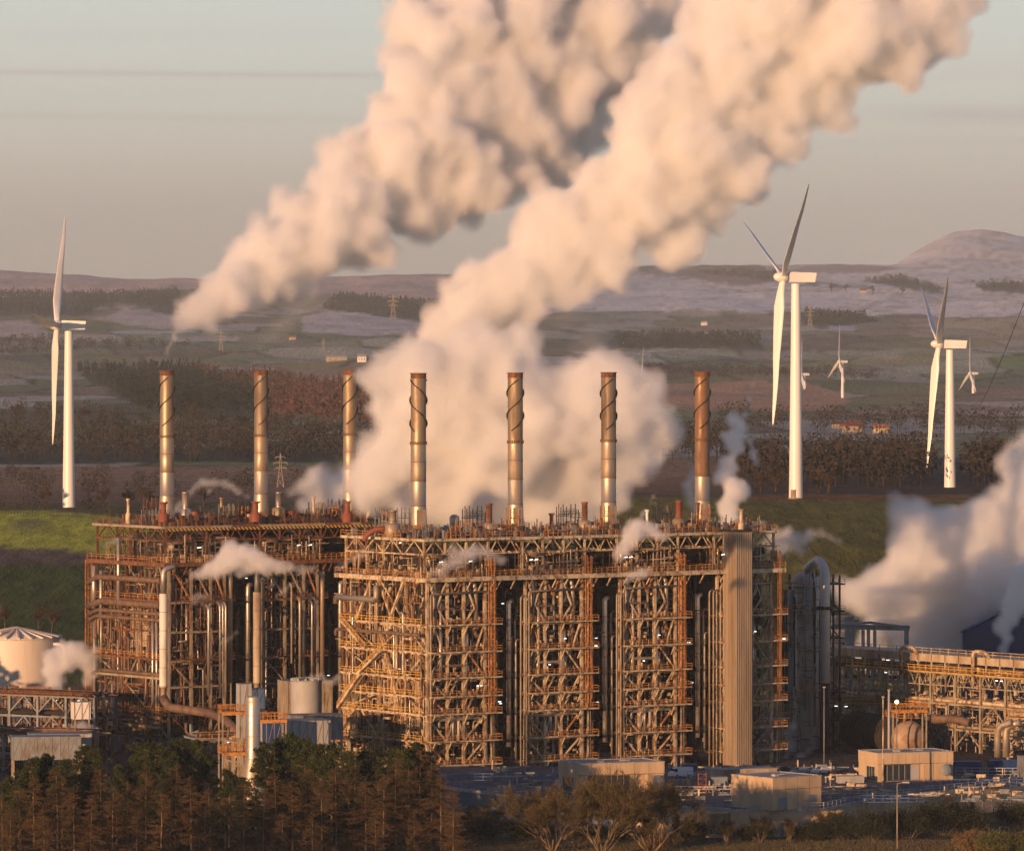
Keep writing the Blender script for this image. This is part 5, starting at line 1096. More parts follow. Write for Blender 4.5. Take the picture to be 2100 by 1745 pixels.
# grey filter houses between the rows
def ghouse(label,px,py,D,w_,d,h,m,legs=0,rz=R(18)):
    c=P(px,py,D); zt=c.z; root=thing('filter_house',label,'plant housing',(c.x,D,zt-h),rz); mb=MB().box(0,0,0,w_,d,h); part(mb,'housing',M[m],root); g=MB()
    for i in range(int(w_/1.6)+1): g.box(i*1.6,-.1,0,i*1.6+.14,0,h)
    for i in range(int(w_/1.6)): g.beam((i*1.6,-.06,0),(i*1.6+1.6,-.06,h),.08)
    part(g,'stiffener',M['greysteel'],root); part(MB().box(-.1,-.12,h,w_+.1,d+.1,h+.12),'lid',M['bluegrey'],root)
    if zt-h>1:
        for x in (.3,w_-.3):
            for y in (.3,d-.3): part(MB().beam((x,y,-(zt-h)),(x,y,0),.35),'leg',M['greysteel'],root)
ghouse('large grey ribbed filter house low between the two furnace rows',552,1480,1180,13,7,5.6,'grey')
ghouse('tall grey slab sided box just behind the silver column',491,1403,1200,2.6,2.6,11,'grey')
ghouse('pale square box right of the tall grey one',512,1413,1204,3.4,3,4,'white')
ghouse('narrow dark blue box behind the silver column',546,1478,1172,3.2,3,6,'blue')
ghouse('dark blue grey sloping housing beside the front row',598,1468,1196,11,6,5,'bluegrey')
ghouse('brownish grey box under the squat grey tank',590,1398,1250,10,8,9,'greysteel')
ghouse('white cabin at the left edge among the racks',152,1440,1240,3.6,3,3.6,'white')
ghouse('low grey shed behind the pines at left',25,1512,1190,14,6,4.6,'bluegrey',0,R(8))
ghouse('low ribbed white shed behind the pines at left',60,1506,1210,13,6,4,'grey',0,R(8))
for i,(px,py,D,w_,d,l) in enumerate([(455,1462,1168,5.2,4,'upper orange railed platform left of the silver column'),(455,1545,1150,5.5,4,'lower orange railed platform left of the silver column'),(532,1478,1160,5.6,3,'orange railed platform right of the silver column'),(1830,1458,1262,8,3,'bright orange railed platform above the round vessel'),(15,1425,1290,10,4,'rusty railed platform before the big tank')]):
    c=P(px,py,D); root=thing('railed_platform',l,'platform',(c.x,D,c.z),R(15)); part(MB().box(0,0,0,w_,d,.2).beam((0,0,-.2),(w_,0,-.2),.3,.5),'deck',M['orange'],root); rl=MB()
    rail(rl,(0,0,.2),(w_,0,.2),1.3,.8,.1); rail(rl,(0,0,.2),(0,d,.2),1.3,1,.1); rail(rl,(w_,0,.2),(w_,d,.2),1.3,1,.1); rail(rl,(0,d,.2),(w_,d,.2),1.3,1,.1); part(rl,'railing',M['orange'],root)
    for x in (.2,w_-.2):
        for y in (.2,d-.2): part(MB().beam((x,y,-c.z),(x,y,0),.28),'leg',M['greysteel'],root)
# field fence before the left turbine
root=thing('field_fence','thin post and wire fence along the edge of the bright green field','fence'); pm=MB(); prev=None; wires=MB()
for i in range(46):
    g=at_row(-20+i*6.2,1056+ (i*.22)); p=g+Vector((0,0,1.3)); pm.beam(g-Vector((0,0,.3)),p,.12)
    if prev: 
        for q in (0,.5): wires.beam(prev-Vector((0,0,q)),p-Vector((0,0,q)),.05)
    prev=p
part(pm,'posts',M['dark'],root); part(wires,'wire',M['dark'],root)
# ---- trees ------------------------------------------------------------------------------
M['bark']=mat('grey_brown_bark',(.22,.16,.10),.9,0,(.08,.055,.04),1.5,(.4,.65),3,spec=.1)
M['larchtwig']=mat('brown_larch_twigs',(.13,.074,.036),.9,0,(.075,.054,.028),.35,(.35,.65),1,spec=.05)
M['needle']=mat('pine_needles',(.052,.062,.018),.85,0,(.026,.036,.014),.4,(.35,.65),1,spec=.1)
M['twig']=mat('bare_twigs',(.12,.088,.038),.9,0,(.08,.062,.03),.6,(.35,.65),1,spec=.05)
M['farbark']=mat('distant_bare_branches',(.10,.07,.045),.9,0,(.06,.045,.035),.3,(.35,.65),1,spec=.05)
def quads(name,m,c,a,b,parent):
    """c centre, a long half axis, b short half axis -> one kite each"""
    V=np.stack([c-a,c+b,c+a,c-b],1).reshape(-1,3); n=len(c); me=bpy.data.meshes.new(name)
    me.vertices.add(len(V)); me.vertices.foreach_set('co',V.ravel()); me.loops.add(4*n); me.loops.foreach_set('vertex_index',np.arange(4*n)); me.polygons.add(n); me.polygons.foreach_set('loop_start',np.arange(0,4*n,4)); me.update(); me.materials.append(m)
    o=bpy.data.objects.new(name,me); C.objects.link(o); o.parent=parent; return o
def larch(h,seed):
    rd=random.Random(seed); r=np.random.RandomState(seed); root=thing('larch_tree','x','tree',group='bare brown larches in the foreground wood'); U=rd.uniform
    tp=[Vector((math.sin(t*3+seed)*.25*t,math.cos(t*2.3+seed)*.2*t,h*t)) for t in np.linspace(0,1,9)]
    part(MB().tube(tp,.17,7,.02),'trunk',M['bark'],root)
    br=MB(); cs=[];as_=[];bs=[]
    nb=72
    for i in range(nb):
        t=.10+.88*(i/nb)**.9; z=h*t; a=U(0,2*PI); ln=(1-t)**.7*h*.34*U(.6,1.15)+.35; up=U(-.1,.28); ctr=tp[min(8,int(t*8))]
        d=Vector((math.cos(a),math.sin(a),0)); pts=[ctr*1]; pts[0].z=z
        for j in range(1,6): q=j/5; pts.append(Vector((ctr.x,ctr.y,z))+d*ln*q+Vector((U(-.1,.1),U(-.1,.1),ln*(up*q-.30*q*q+.22*q**4))))
        br.tube(pts,.035+.03*(1-t),3,.008)
        for j in range(int(ln*20)):
            q=U(.12,1); f=q*5; k=min(4,int(f)); p=pts[k].lerp(pts[k+1],f-k)
            dv=Vector((d.x*.6+U(-.8,.8),d.y*.6+U(-.8,.8),U(-.75,.25))).normalized(); L=U(.3,.85)*(.55+.45*(1-q)); s=dv.cross(Vector((U(-1,1),U(-1,1),U(-1,1)))).normalized()*U(.018,.035)
            cs.append(p+dv*L*.5); as_.append(dv*L*.5); bs.append(s)
            for e in (0,1,2):
                dd=(dv+Vector((U(-.8,.8),U(-.8,.8),U(-.8,.4)))).normalized(); l2=L*U(.3,.55); pp=p+dv*L*U(.3,.95); cs.append(pp+dd*l2*.5); as_.append(dd*l2*.5); bs.append(dd.cross(dv).normalized()*.018)
    part(br,'branches',M['larchtwig'],root)
    quads('twigs',M['larchtwig'],np.array(cs),np.array(as_),np.array(bs),root); return root
def pine(h,seed,w_=.3):
    rd=random.Random(seed); r=np.random.RandomState(seed); root=thing('pine_tree','x','tree',group='green pines in the foreground wood'); U=rd.uniform
    part(MB().tube([(0,0,0),(.1,0,h*.5),(0,.1,h*.97)],.2,7,.03),'trunk',M['bark'],root); br=MB(); C_=[];A_=[];B_=[]
    for i in range(64):
        t=.28+.72*i/64; a=U(0,2*PI); ln=h*w_*(1.05-t)**.55*U(.5,1.05); p0=Vector((0,0,h*t)); p1=p0+Vector((math.cos(a)*ln,math.sin(a)*ln,ln*U(-.05,.45))); br.beam(p0,p1,.07)
        for c in range(5):
            q=U(.35,1.05); cc=p0.lerp(p1,q)+Vector((U(-.4,.4),U(-.4,.4),U(-.2,.5))); R_=U(.38,.75)
            n=34; dv=r.normal(size=(n,3)); dv/=np.linalg.norm(dv,axis=1,keepdims=True); dv[:,2]=np.abs(dv[:,2])*.8+dv[:,2]*.2
            ce=np.array(cc)+dv*R_*r.uniform(.45,1,(n,1)); ax=dv*.6+np.array([0,0,.35])+r.normal(size=(n,3))*.3; ax/=np.linalg.norm(ax,axis=1,keepdims=True)
            s=np.cross(ax,r.normal(size=(n,3))); s/=np.linalg.norm(s,axis=1,keepdims=True)+1e-6
            C_.append(ce);A_.append(ax*r.uniform(.16,.30,(n,1)));B_.append(s*r.uniform(.045,.085,(n,1)))
    part(br,'branches',M['bark'],root); quads('foliage',M['needle'],np.concatenate(C_),np.concatenate(A_),np.concatenate(B_),root); return root
def bare(h,seed,twm,dep=6,spread=.5,name='bare_tree',group='bare deciduous trees',rt=.022,tw=.03,lean=0,k3=3):
    rd=random.Random(seed); root=thing(name,'x','tree',group=group); U=rd.uniform; tr=MB(); br=MB(); tips=[]
    def grow(p,d,L,r,n):
        m=(tr if n>=dep-1 else br); q=p+d*L*.5+Vector((U(-.06,.06),U(-.06,.06),U(-.03,.05)))*L; e=q+(d+Vector((U(-.2,.2),U(-.2,.2),U(0,.2)))).normalized()*L*.5
        m.tube([p,q,e],r,5 if n>3 else 3,r*.62)
        if n==0: return
        for j in range(k3 if n>1 else k3+1):
            nd=(d+Vector((U(-1,1),U(-1,1),U(-.35,.75)))*spread*1.25).normalized()
            grow(e if rd.random()<.6 else q,nd,L*U(.62,.84),r*.6,n-1)
        if n<=2:
            for j in range(9): tips.append((q.lerp(e,U(0,1)),(d+Vector((U(-.9,.9),U(-.9,.9),U(-.4,.9)))).normalized(),L))
    nst=1 if lean==0 else lean
    for s in range(nst):
        a=U(0,2*PI); a=2*PI*(s+U(0,.6))/nst; d0=Vector((0,0,1)) if nst==1 else Vector((math.cos(a)*U(.2,1.2),math.sin(a)*U(.2,1.2),1)).normalized()
        grow(Vector((0,0,-.3)),d0,h*.27,h*rt,dep)
    part(tr,'trunk',M['bark'] if twm!='farbark' else M['farbark'],root); part(br,'branches',M[twm],root)
    cs=[];A=[];B=[]
    for p,d,L in tips:
        l=L*U(.5,1.1)
        cs.append(p+d*l*.5); A.append(d*l*.5); B.append(d.cross(Vector((U(-1,1),U(-1,1),U(-1,1)))).normalized()*tw)
    quads('twigs',M[twm],np.array(cs),np.array(A),np.array(B),root); return root
_o1='zeroth first second third fourth fifth sixth seventh eighth ninth tenth eleventh twelfth thirteenth fourteenth fifteenth sixteenth seventeenth eighteenth nineteenth'.split(); _t=['','','twenty','thirty','forty']
def ordw(n): return _o1[n] if n<20 else ('twentieth','thirtieth','fortieth')[n//10-2] if n%10==0 else _t[n//10]+' '+_o1[n%10]
rd=random.Random(77)
lp=[larch(h,s) for h,s in ((13,1),(14.5,2),(12,3),(15,4))]
pp=[pine(h,s,w_) for h,s,w_ in ((15,11,.27),(14,12,.33),(13,13,.30))]
L_=[ # px, top row, distance, kind
 (5,1655,1045,0),(38,1640,1050,1),(70,1615,1062,3),(118,1600,1066,0),(152,1640,1048,2),(186,1660,1044,1),(206,1600,1070,3),(232,1640,1052,0),(262,1628,1056,1),(300,1605,1066,0),(330,1650,1046,2),(360,1592,1072,3),(392,1618,1058,1),(430,1640,1048,0),(462,1660,1042,2),(500,1628,1056,3),(540,1640,1050,1),(566,1610,1062,0),(600,1625,1054,2),(628,1595,1070,3),(660,1620,1056,1),(690,1600,1066,0),(726,1590,1072,1),(750,1625,1052,2),(786,1610,1060,0),(812,1578,1076,3),(838,1600,1064,1),(862,1560,1084,0),(884,1590,1072,2),(905,1610,1062,1),(930,1640,1054,3),(22,1690,1036,2),(90,1680,1038,0),(280,1690,1037,3),(410,1695,1036,1),(580,1690,1037,2),(640,1690,1037,0),(770,1685,1038,3),(850,1690,1037,1),(930,1690,1040,2)]
LX=sorted((q[0],q[1]) for q in L_); first=[1]*4; place=lambda i: ('left edge','far left','left')[min(2,i)]
names=['nearest the left edge','under the low left steam','below the big tank','before the left furnace block','under the white pipe','left of the silver column','right of the silver column','below the gap between the rows','before the stair side of the front row','at the right end of the wood']
def zone(px): return names[min(9,int(px/95))]
for i,(px,yt,D,kd) in enumerate(L_):
    D-=30
    src=lp[kd]; h=(13,14.5,12,15)[kd]; zt=HC-(yt-28-HY)*D/F; s=zt/h; X=(px-1050)*D/F
    l='%s brown larch, the %s larch counted from the left'%(('slim','full','short','tall')[kd],ordw(LX.index((px,yt))+1))
    if first[kd]: o=src; first[kd]=0; o.location=(X,D,0); o.rotation_euler=(0,0,rd.uniform(0,6)); o['label']=l; o.scale=(s,)*3
    else: dup(src,(X,D,0),rd.uniform(0,6),l,s)
Pn=[(68,1572,1082,0),(98,1568,1085,1),(128,1582,1078,2),(42,1600,1074,1),(172,1548,1098,0),(195,1560,1094,2),(283,1548,1094,1),(310,1545,1092,0),(340,1552,1090,2),(372,1540,1098,1),(398,1538,1096,0),(420,1560,1088,2),(350,1575,1080,1),(545,1545,1096,1),(572,1532,1102,0),(600,1530,1100,2),(625,1538,1098,1),(652,1545,1094,0),(680,1548,1090,1),(715,1565,1086,2),(745,1558,1090,0),(775,1560,1090,1),(808,1552,1092,0),(832,1562,1090,2),(858,1545,1100,1),(876,1560,1094,0),(470,1600,1080,2),(240,1590,1078,1),(500,1612,1076,0),(15,1615,1080,2)]
PX_=sorted((q[0],q[1]) for q in Pn); first=[1]*3
for i,(px,yt,D,kd) in enumerate(Pn):
    D-=36
    src=pp[kd]; h=(15,14,13)[kd]; zt=HC-(yt-14-HY)*D/F; s=zt/h; X=(px-1050)*D/F
    l='dark green %s, the %s pine counted from the left'%(('slender pine','broad pine','round topped pine')[kd],ordw(PX_.index((px,yt))+1))
    if first[kd]: o=src; first[kd]=0; o.location=(X,D,0); o.rotation_euler=(0,0,rd.uniform(0,6)); o['label']=l; o.scale=(s,)*3
    else: dup(src,(X,D,0),rd.uniform(0,6),l,s)
# big bare tree in front of the beige block, and smaller ones
bt=bare(19,5,'twig',6,.55,'bare_tree','bare trees in the foreground',.009,.028,7,3); bt['label']='big spreading bare tree in front of the first beige block'; bt.location=(P(1235,0,1026).x,1026,0)
b2t=bare(9,9,'twig',5,.5,'bare_tree','bare trees in the foreground',.018,.022,4,3); b2t['label']='smaller bare tree left of the big spreading one'; b2t.location=(P(1110,0,1052).x,1052,0)
for i,(px,D,s,l) in enumerate([(1330,1044,.95,'bushy bare tree right of the big spreading one'),(1400,1050,.75,'low bare bush right of the spreading trees'),(1180,1040,.6,'low bare bush before the spreading tree'),(1490,1050,.62,'low bare bush before the rounded wall bay'),(1560,1052,.7,'bare bush under the square beige block'),(1620,1054,.62,'bare bush right of the square block door'),(1010,1062,.85,'dark bare tree before the pale wall panel'),(965,1066,.8,'bare tree at the right end of the wood'),(1690,1060,.75,'bare bush before the slanting wall')]): dup(b2t,(P(px,0,D).x,D,0),i*1.3,l,s)
dup(bt,(P(1335,0,1030).x,1030,0),2.1,'second big bare tree beside the spreading one',.92)
dup(bt,(P(1135,0,1032).x,1032,0),4.1,'third big bare tree left of the spreading one',.85)
# dark bushes and verge shrubs
def bush(label,m,px,D,w_,h,n,seed,leaf=.09):
    r=np.random.RandomState(seed); X=(px-1050)*D/F; g=ground(X,D); root=thing('bush',label,'bush',(X,D,g),0,'bushes in the foreground')
    st=MB(); rr=random.Random(seed); cl=[]
    for i in range(26): 
        a=rr.uniform(0,6.28); q=rr.uniform(.2,1); e=(math.cos(a)*w_*.5*q,math.sin(a)*w_*.35*q,h*rr.uniform(.5,1)*(1-.35*q*q)); st.beam((e[0]*.2,e[1]*.2,-.3),e,.06); cl.append(e)
    part(st,'stems',M['bark'],root); cl=np.array(cl); c=cl[r.randint(0,26,n)]*r.uniform(.55,1.05,(n,1))+r.normal(size=(n,3))*np.array([w_*.09,w_*.08,h*.11]); c[:,2]=np.clip(c[:,2],.05,None)
    a=r.normal(size=(n,3))+np.array([0,0,.6]); a/=np.linalg.norm(a,axis=1,keepdims=True); s=np.cross(a,r.normal(size=(n,3))); s/=np.linalg.norm(s,axis=1,keepdims=True)
    quads('foliage',M[m],c,a*r.uniform(.1,.28,(n,1)),s*leaf*r.uniform(.5,1,(n,1)),root)
M['gorse']=mat('yellow_green_leaves',(.10,.095,.02),.8,0,(.06,.065,.015),.5,(.35,.65),1)
M['tan']=mat('dry_tan_twigs',(.20,.13,.06),.9,0,(.12,.08,.04),.5,(.35,.65),1,spec=.05)
M['darkleaf']=mat('very_dark_leaves',(.02,.026,.014),.9,0,(.035,.035,.02),.5,(.35,.65),1,spec=.1)
for i,(px,D,w_,h,n,m,l) in enumerate([(1720,1058,8,4.8,7000,'darkleaf','dark rounded bush right of the square block'),(1785,1056,9,5.6,8000,'darkleaf','dark rounded bush left of the street lamp'),(1860,1062,9,6.2,8000,'darkleaf','tall dark bush just right of the street lamp'),(1930,1068,10,7.5,9000,'darkleaf','tallest dark bush before the stained wall'),(1990,1070,8,5.5,7000,'darkleaf','dark bush toward the right edge'),(2080,1080,8,5,7000,'darkleaf','dark bush at the right edge before the wall windows'),(1660,1056,7,3.4,5000,'darkleaf','low dark bush at the foot of the square block'),(1420,1056,9,3.8,6000,'darkleaf','dark undergrowth right of the big bare tree'),(1250,1054,12,3.2,8000,'darkleaf','dark undergrowth below the big bare tree'),(1080,1058,10,3.4,7000,'darkleaf','dark undergrowth below the blue wall'),(970,1060,9,4,6000,'darkleaf','dark undergrowth at the end of the wood'),(1990,1034,7,3.6,9000,'tan','dry tan bush at the bottom right'),(2050,1030,8,4.0,12000,'gorse','yellow green bush in the bottom right corner'),(2110,1032,8,4.2,12000,'gorse','yellow green bush cut by the right edge'),(1350,1040,7,2.4,4000,'tan','dry undergrowth at the bottom middle'),(1540,1056,9,2.8,5000,'darkleaf','low dark undergrowth below the rounded bay')]): bush(l,m,px,D,w_,h,n,100+i)
r=np.random.RandomState(4); n=26000; xx=r.uniform(-20,105,n); yy=r.uniform(1020,1058,n); c=np.stack([xx,yy,np.full(n,.12)],1); a=np.stack([r.normal(0,.12,n),r.normal(0,.05,n),r.uniform(.1,.3,n)],1); b=np.stack([np.full(n,.02),np.zeros(n),np.zeros(n)],1)
g=quads('grass',mat('dry_winter_grass',(.15,.11,.055),.95,0,(.09,.085,.04),.2,(.35,.65),1,spec=.05),c,a,b,None); tag(g,'dull winter grass verge along the bottom right','grass',kind='stuff')
# off-frame and undergrowth woodland behind the foreground trees
sp=[Vector((x,rd.uniform(1050,1068),0)) for x in np.linspace(-96,-10,110)]
wood('undergrowth','dark undergrowth filling the foreground wood',M['darkleaf'],sp,5.0,'round',90,31,.09)['category']='undergrowth'
sp=[Vector((x+rd.uniform(-3,3),y+rd.uniform(-4,4),0)) for (x0,y0,x1,y1) in ((-128,960,-108,1075),(-112,840,-92,960),(-190,1080,-135,1205),(-265,1140,-172,1290)) for x,y in zip(np.linspace(x0,x1,34),np.linspace(y0,y1,34))]
wood('shelter_belt','dark tree belt just outside the left edge of the photo',M['darkleaf'],sp[:34],7,'round',120,32,.06)
wood('shelter_belt','taller dark tree belt nearer the viewer outside the left edge',M['darkleaf'],sp[34:68],14,'round',120,33,.06)
wood('shelter_belt','tree belt left of the cream tank, outside the left edge',M['darkleaf'],sp[102:],22,'round',120,35,.06)
wood('shelter_belt','tree belt left of the low pipe racks, outside the left edge',M['darkleaf'],sp[68:102],17,'round',120,34,.06)
# ---- individual trees on the valley floor -------------------------------------------------
fb=[bare(9,21,'farbark',5,.5,'bare_tree','single bare trees in the valley',.03,.10,0,3),bare(10,22,'farbark',5,.55,'bare_tree','single bare trees in the valley',.03,.10,0,3)]
V_=[(95,1045,'bare tree at the foot of the left turbine, left side'),(215,1048,'leaning bare tree right of the left turbine'),(262,1047,'bare tree left of the first chimney base'),(165,880,'broad bare tree beside the left turbine tower'),(210,882,'bare tree between the left turbine and first chimney'),(40,872,'bare tree at the left edge of the meadow'),(88,875,'round bare tree left of the left turbine tower'),(395,868,'bare tree right of the first chimney top'),(412,876,'dark tree on the meadow between first two chimneys'),(455,890,'bare tree left of the second chimney'),(497,888,'twiggy bare tree touching the second chimney'),(560,890,'bare tree just right of the second chimney'),(590,884,'bare tree further right of the second chimney'),(300,1050,'bare tree right at the left of the first chimney foot'),(418,1040,'bare tree behind the steam right of first chimney'),(655,905,'bare tree left of the third chimney'),(80,1296,'wide bare tree behind the cream storage tank'),(105,1300,'bare tree right behind the cream storage tank'),(10,1298,'bare tree behind the tank at the left edge'),(1680,1010,'bare tree right of the tallest turbine foot'),(1700,1012,'second bare tree right of the tallest turbine foot'),(1590,1008,'bare tree left of the tallest turbine foot'),(1560,1012,'bare tree beside the rightmost chimney steam'),(1772,655,'lone round tree by the frozen pond'),(1850,606,'lone tree on the snowy hillside'),(1705,602,'tree left of the snowy hillside farm'),(1735,603,'tree just left of the snowy hillside farm'),(1790,606,'tree just right of the snowy hillside farm')]
for i,(px,py,l) in enumerate(V_):
    g=at_row(px,py); k=F/g.y; h=max(9,(26 if py<700 else 55 if py<1000 else 60 if py<1200 else 50)/k); s=h/9.5
    if i<2: o=fb[i]; o.location=g; o['label']=l; o.scale=(s,)*3
    else: dup(fb[i%2],g,i*1.7,l,s)
# ---- steam -------------------------------------------------------------------------------
def steam_mat(name,dens,scale,col=(.992,.985,.985)):
    m=bpy.data.materials.new(name); m.use_nodes=True; n=m.node_tree; n.nodes.clear(); L=n.links.new
    def math_(op,a,b=None,clamp=False):
        q=n.nodes.new('ShaderNodeMath'); q.operation=op; q.use_clamp=clamp
        for i_,v_ in enumerate((a,b)):
            if v_ is None: continue
            if isinstance(v_,(int,float)): q.inputs[i_].default_value=v_
            else: L(v_,q.inputs[i_])
        return q.outputs[0]
    o=n.nodes.new('ShaderNodeOutputMaterial'); v=n.nodes.new('ShaderNodeVolumeScatter'); v.inputs['Color'].default_value=(*col,1); v.inputs['Anisotropy'].default_value=0
    at=n.nodes.new('ShaderNodeAttribute'); at.attribute_name='density'
    d=math_('MULTIPLY',at.outputs['Fac'],dens)
    L(d,v.inputs['Density']); L(v.outputs[0],o.inputs['Volume']); return m
def fog(o,vox,band,m):
    v=bpy.data.volumes.new('vapour_core'); q=bpy.data.objects.new('vapour_core',v); C.objects.link(q); q.parent=o; v.materials.append(m)
    d=q.modifiers.new('m','MESH_TO_VOLUME'); d.object=o; d.density=1; d.resolution_mode='VOXEL_SIZE'; d.voxel_size=vox; d.interior_band_width=band
def veil_mat():
    m=bpy.data.materials.new('thin_vapour'); m.use_nodes=True; n=m.node_tree; n.nodes.clear(); o=n.nodes.new('ShaderNodeOutputMaterial'); v=n.nodes.new('ShaderNodeVolumeScatter'); v.inputs['Density'].default_value=.003; v.inputs['Color'].default_value=(.98,.98,1,1); n.links.new(v.outputs[0],o.inputs['Volume']); return m
VEIL=veil_mat()
ST={'big':steam_mat('dense_steam',.42,0,col=(.985,.955,.948)),'mid':steam_mat('shade_tinted_cooling_steam',.36,0,col=(.90,.935,.99)),'bank':steam_mat('shade_tinted_steam_bank',.36,0,col=(.90,.94,.995)),'thin':steam_mat('thin_steam',.035,0),'small':steam_mat('leaking_steam',.7,0,col=(.97,.965,.975)),'wisp':steam_mat('wispy_steam',.38,0)}  # peach and lilac tints put warm sun and blue shade into white steam
BAND={'big':1.9,'mid':1.9,'bank':1.9,'thin':7,'small':1.0,'wisp':1.2}
FV=.8
_ico=None
def plume(label,blobs,D0,D1,mt,seed=1,vox=1.0,amp=1.,subs=17,flat=.3):
    global _ico
    rnd=random.Random(seed)
    if _ico is None:
        import bmesh
        b=bmesh.new(); bmesh.ops.create_icosphere(b,subdivisions=2,radius=1); _ico=(np.array([v.co for v in b.verts]),np.array([[v.index for v in f.verts] for f in b.faces]))
    iv,fc=_ico; Vs=[];Fs=[]; cnt=[0]
    def u():
        while 1:
            v=Vector((rnd.uniform(-1,1),rnd.uniform(-1,1),rnd.uniform(-1,1)))
            if .1<v.length<1: return v.normalized()
    def sph(c,r): Vs.append(iv*r+np.array(c)); Fs.append(fc+cnt[0]); cnt[0]+=len(iv)
    n=len(blobs)
    for i,(x,y,r) in enumerate(blobs):
        D=D0+(D1-D0)*i/max(1,n-1); c=P(x,y,D+rnd.uniform(-1,1)*r*D/F*flat); r=r*D/F*1.1; sph(c,r*.86)
        for k in range(subs):
            a=u(); r1=r*rnd.uniform(.2,.46); c1=c+a*(r-r1*.5); sph(c1,r1)
            for q in range(6):
                b=(u()+a*.7).normalized(); r2=r1*rnd.uniform(.3,.5); c2=c1+b*(r1-r2*.4)
                if r2>vox*.7: sph(c2,r2)
    V=np.concatenate(Vs); Fa=np.concatenate(Fs); me=bpy.data.meshes.new('steam_plume'); me.vertices.add(len(V)); me.vertices.foreach_set('co',V.ravel()); me.loops.add(Fa.size); me.loops.foreach_set('vertex_index',Fa.ravel()); me.polygons.add(len(Fa)); me.polygons.foreach_set('loop_start',np.arange(0,Fa.size,3)); me.update()
    o=bpy.data.objects.new('steam_plume',me); C.objects.link(o)
    md=o.modifiers.new('r','REMESH'); md.mode='VOXEL'; md.voxel_size=vox
    for sc_,st in ((9,3.2*amp),(3.4,2.1*amp),(1.5,1.1*amp)):
        t=bpy.data.textures.new('billow','CLOUDS'); t.noise_scale=sc_*(1 if vox>.6 else .45); t.noise_depth=2
        md=o.modifiers.new('d','DISPLACE'); md.texture=t; md.strength=st; md.mid_level=.5; md.texture_coords='GLOBAL'
    dg=bpy.context.evaluated_depsgraph_get(); me2=bpy.data.meshes.new_from_object(o.evaluated_get(dg)); o.modifiers.clear(); o.data=me2; me2.name='steam_plume'; me2.materials.clear(); me2.materials.append(VEIL); bpy.data.meshes.remove(me); fog(o,max(.3,vox*FV),BAND[mt],ST[mt])
    tag(o,label,'steam',"clouds of steam over the plant"); return o
plume('big peach steam plume starting above the first chimney and filling the top middle',[(356,690,14),(368,668,22),(392,640,34),(432,622,46),(470,590,52),(505,560,66),(545,515,62),(588,560,60),(602,430,52),(640,500,90),(700,460,84),(745,500,70),(735,410,90),(700,320,48),(790,340,92),(860,400,88),(820,250,84),(880,300,100),(850,170,76),(960,360,90),(930,230,110),(1030,300,100),(840,45,62),(930,90,110),(1010,190,120),(1110,270,95),(1160,330,60),(1040,60,130),(1150,160,120),(1200,240,70),(1230,70,110),(1300,150,70),(1340,20,80),(1000,-60,130),(1200,-60,140)],1310,1400,'big',1,1.0)
plume('big peach steam plume rising to the upper right from behind the fifth chimney',[(900,700,52),(925,660,50),(965,620,66),(1010,590,70),(1060,580,72),(1100,530,72),(1150,560,66),(1130,440,64),(1190,480,95),(1250,520,66),(1260,420,90),(1230,370,60),(1330,420,92),(1340,330,100),(1310,240,64),(1400,420,80),(1420,300,110),(1400,200,90),(1400,500,56),(1480,330,100),(1490,210,110),(1450,110,80),(1560,220,90),(1540,100,110),(1600,300,52),(1640,170,80),(1620,60,110),(1700,120,90),(1700,220,56),(1760,90,100),(1740,260,28),(1810,60,100),(1840,120,66),(1560,-20,120),(1880,40,90),(1920,90,48),(1930,10,72),(1720,-40,130),(1960,-20,60)],1325,1345,'big',2,1.0)
plume('wide lilac bank of cooling steam behind the middle chimneys',[(790,745,30),(770,780,40),(820,780,54),(860,740,50),(800,850,46),(870,820,70),(930,760,70),(1000,720,64),(1060,690,46),(780,950,66),(760,1000,56),(850,920,84),(940,860,84),(1010,800,78),(900,1000,80),(1000,930,90),(1080,780,60),(1090,880,80),(1180,790,54),(1220,760,44),(1270,780,52),(1320,800,44),(1180,870,80),(1270,860,72),(1345,850,36),(1370,880,34),(1290,930,60),(1100,980,80),(1190,960,76),(1240,1010,60),(1010,1040,56),(1100,1060,54),(1180,1070,50),(840,1040,50),(1330,940,30),(1375,860,14),(1392,872,12),(1386,848,9),(1402,862,8),(1372,905,12),(1352,962,12),(745,870,12),(736,846,9)],1285,1320,'mid',3,1.0)
plume('low steam bank between the second and third chimneys',[(600,1012,14),(622,1000,22),(650,985,34),(680,1010,40),(700,970,26),(715,1020,40),(640,1030,26)],1345,1360,'mid',4,.9)
plume('thin curling steam behind the first chimney',[(346,1058,12),(362,1045,12),(376,1030,11),(388,1012,12),(400,998,12),(418,988,12),(440,988,13),(462,992,12),(478,1000,12),(490,1010,12),(430,1008,10),(505,1018,9),(340,1072,10)],1330,1340,'wisp',5,.5,.45,10)
plume('thin grey veil of steam hanging between the two great plumes and the hills',[(1190,640,54),(1260,610,60),(1240,690,46),(1310,600,56),(1320,670,40),(1370,570,46),(1200,710,40),(1400,560,36)],1450,1480,'thin',6,1.2)
plume('faint grey steam under the start of the left plume, above the second chimney',[(522,735,12),(530,712,17),(548,690,22),(575,668,28),(604,640,32),(640,610,36),(670,590,28)],1310,1340,'thin',16,.9,.8)
plume('narrow ragged steam column right of the rightmost chimney',[(1500,1070,26),(1490,1040,24),(1505,1010,26),(1520,1000,18),(1485,980,22),(1495,950,22),(1512,920,20),(1498,900,24),(1520,880,18),(1502,860,18),(1535,900,15),(1545,930,12),(1552,950,9),(1530,850,13),(1538,820,11),(1545,790,9),(1548,772,6)],1330,1350,'small',7,.7,.7)
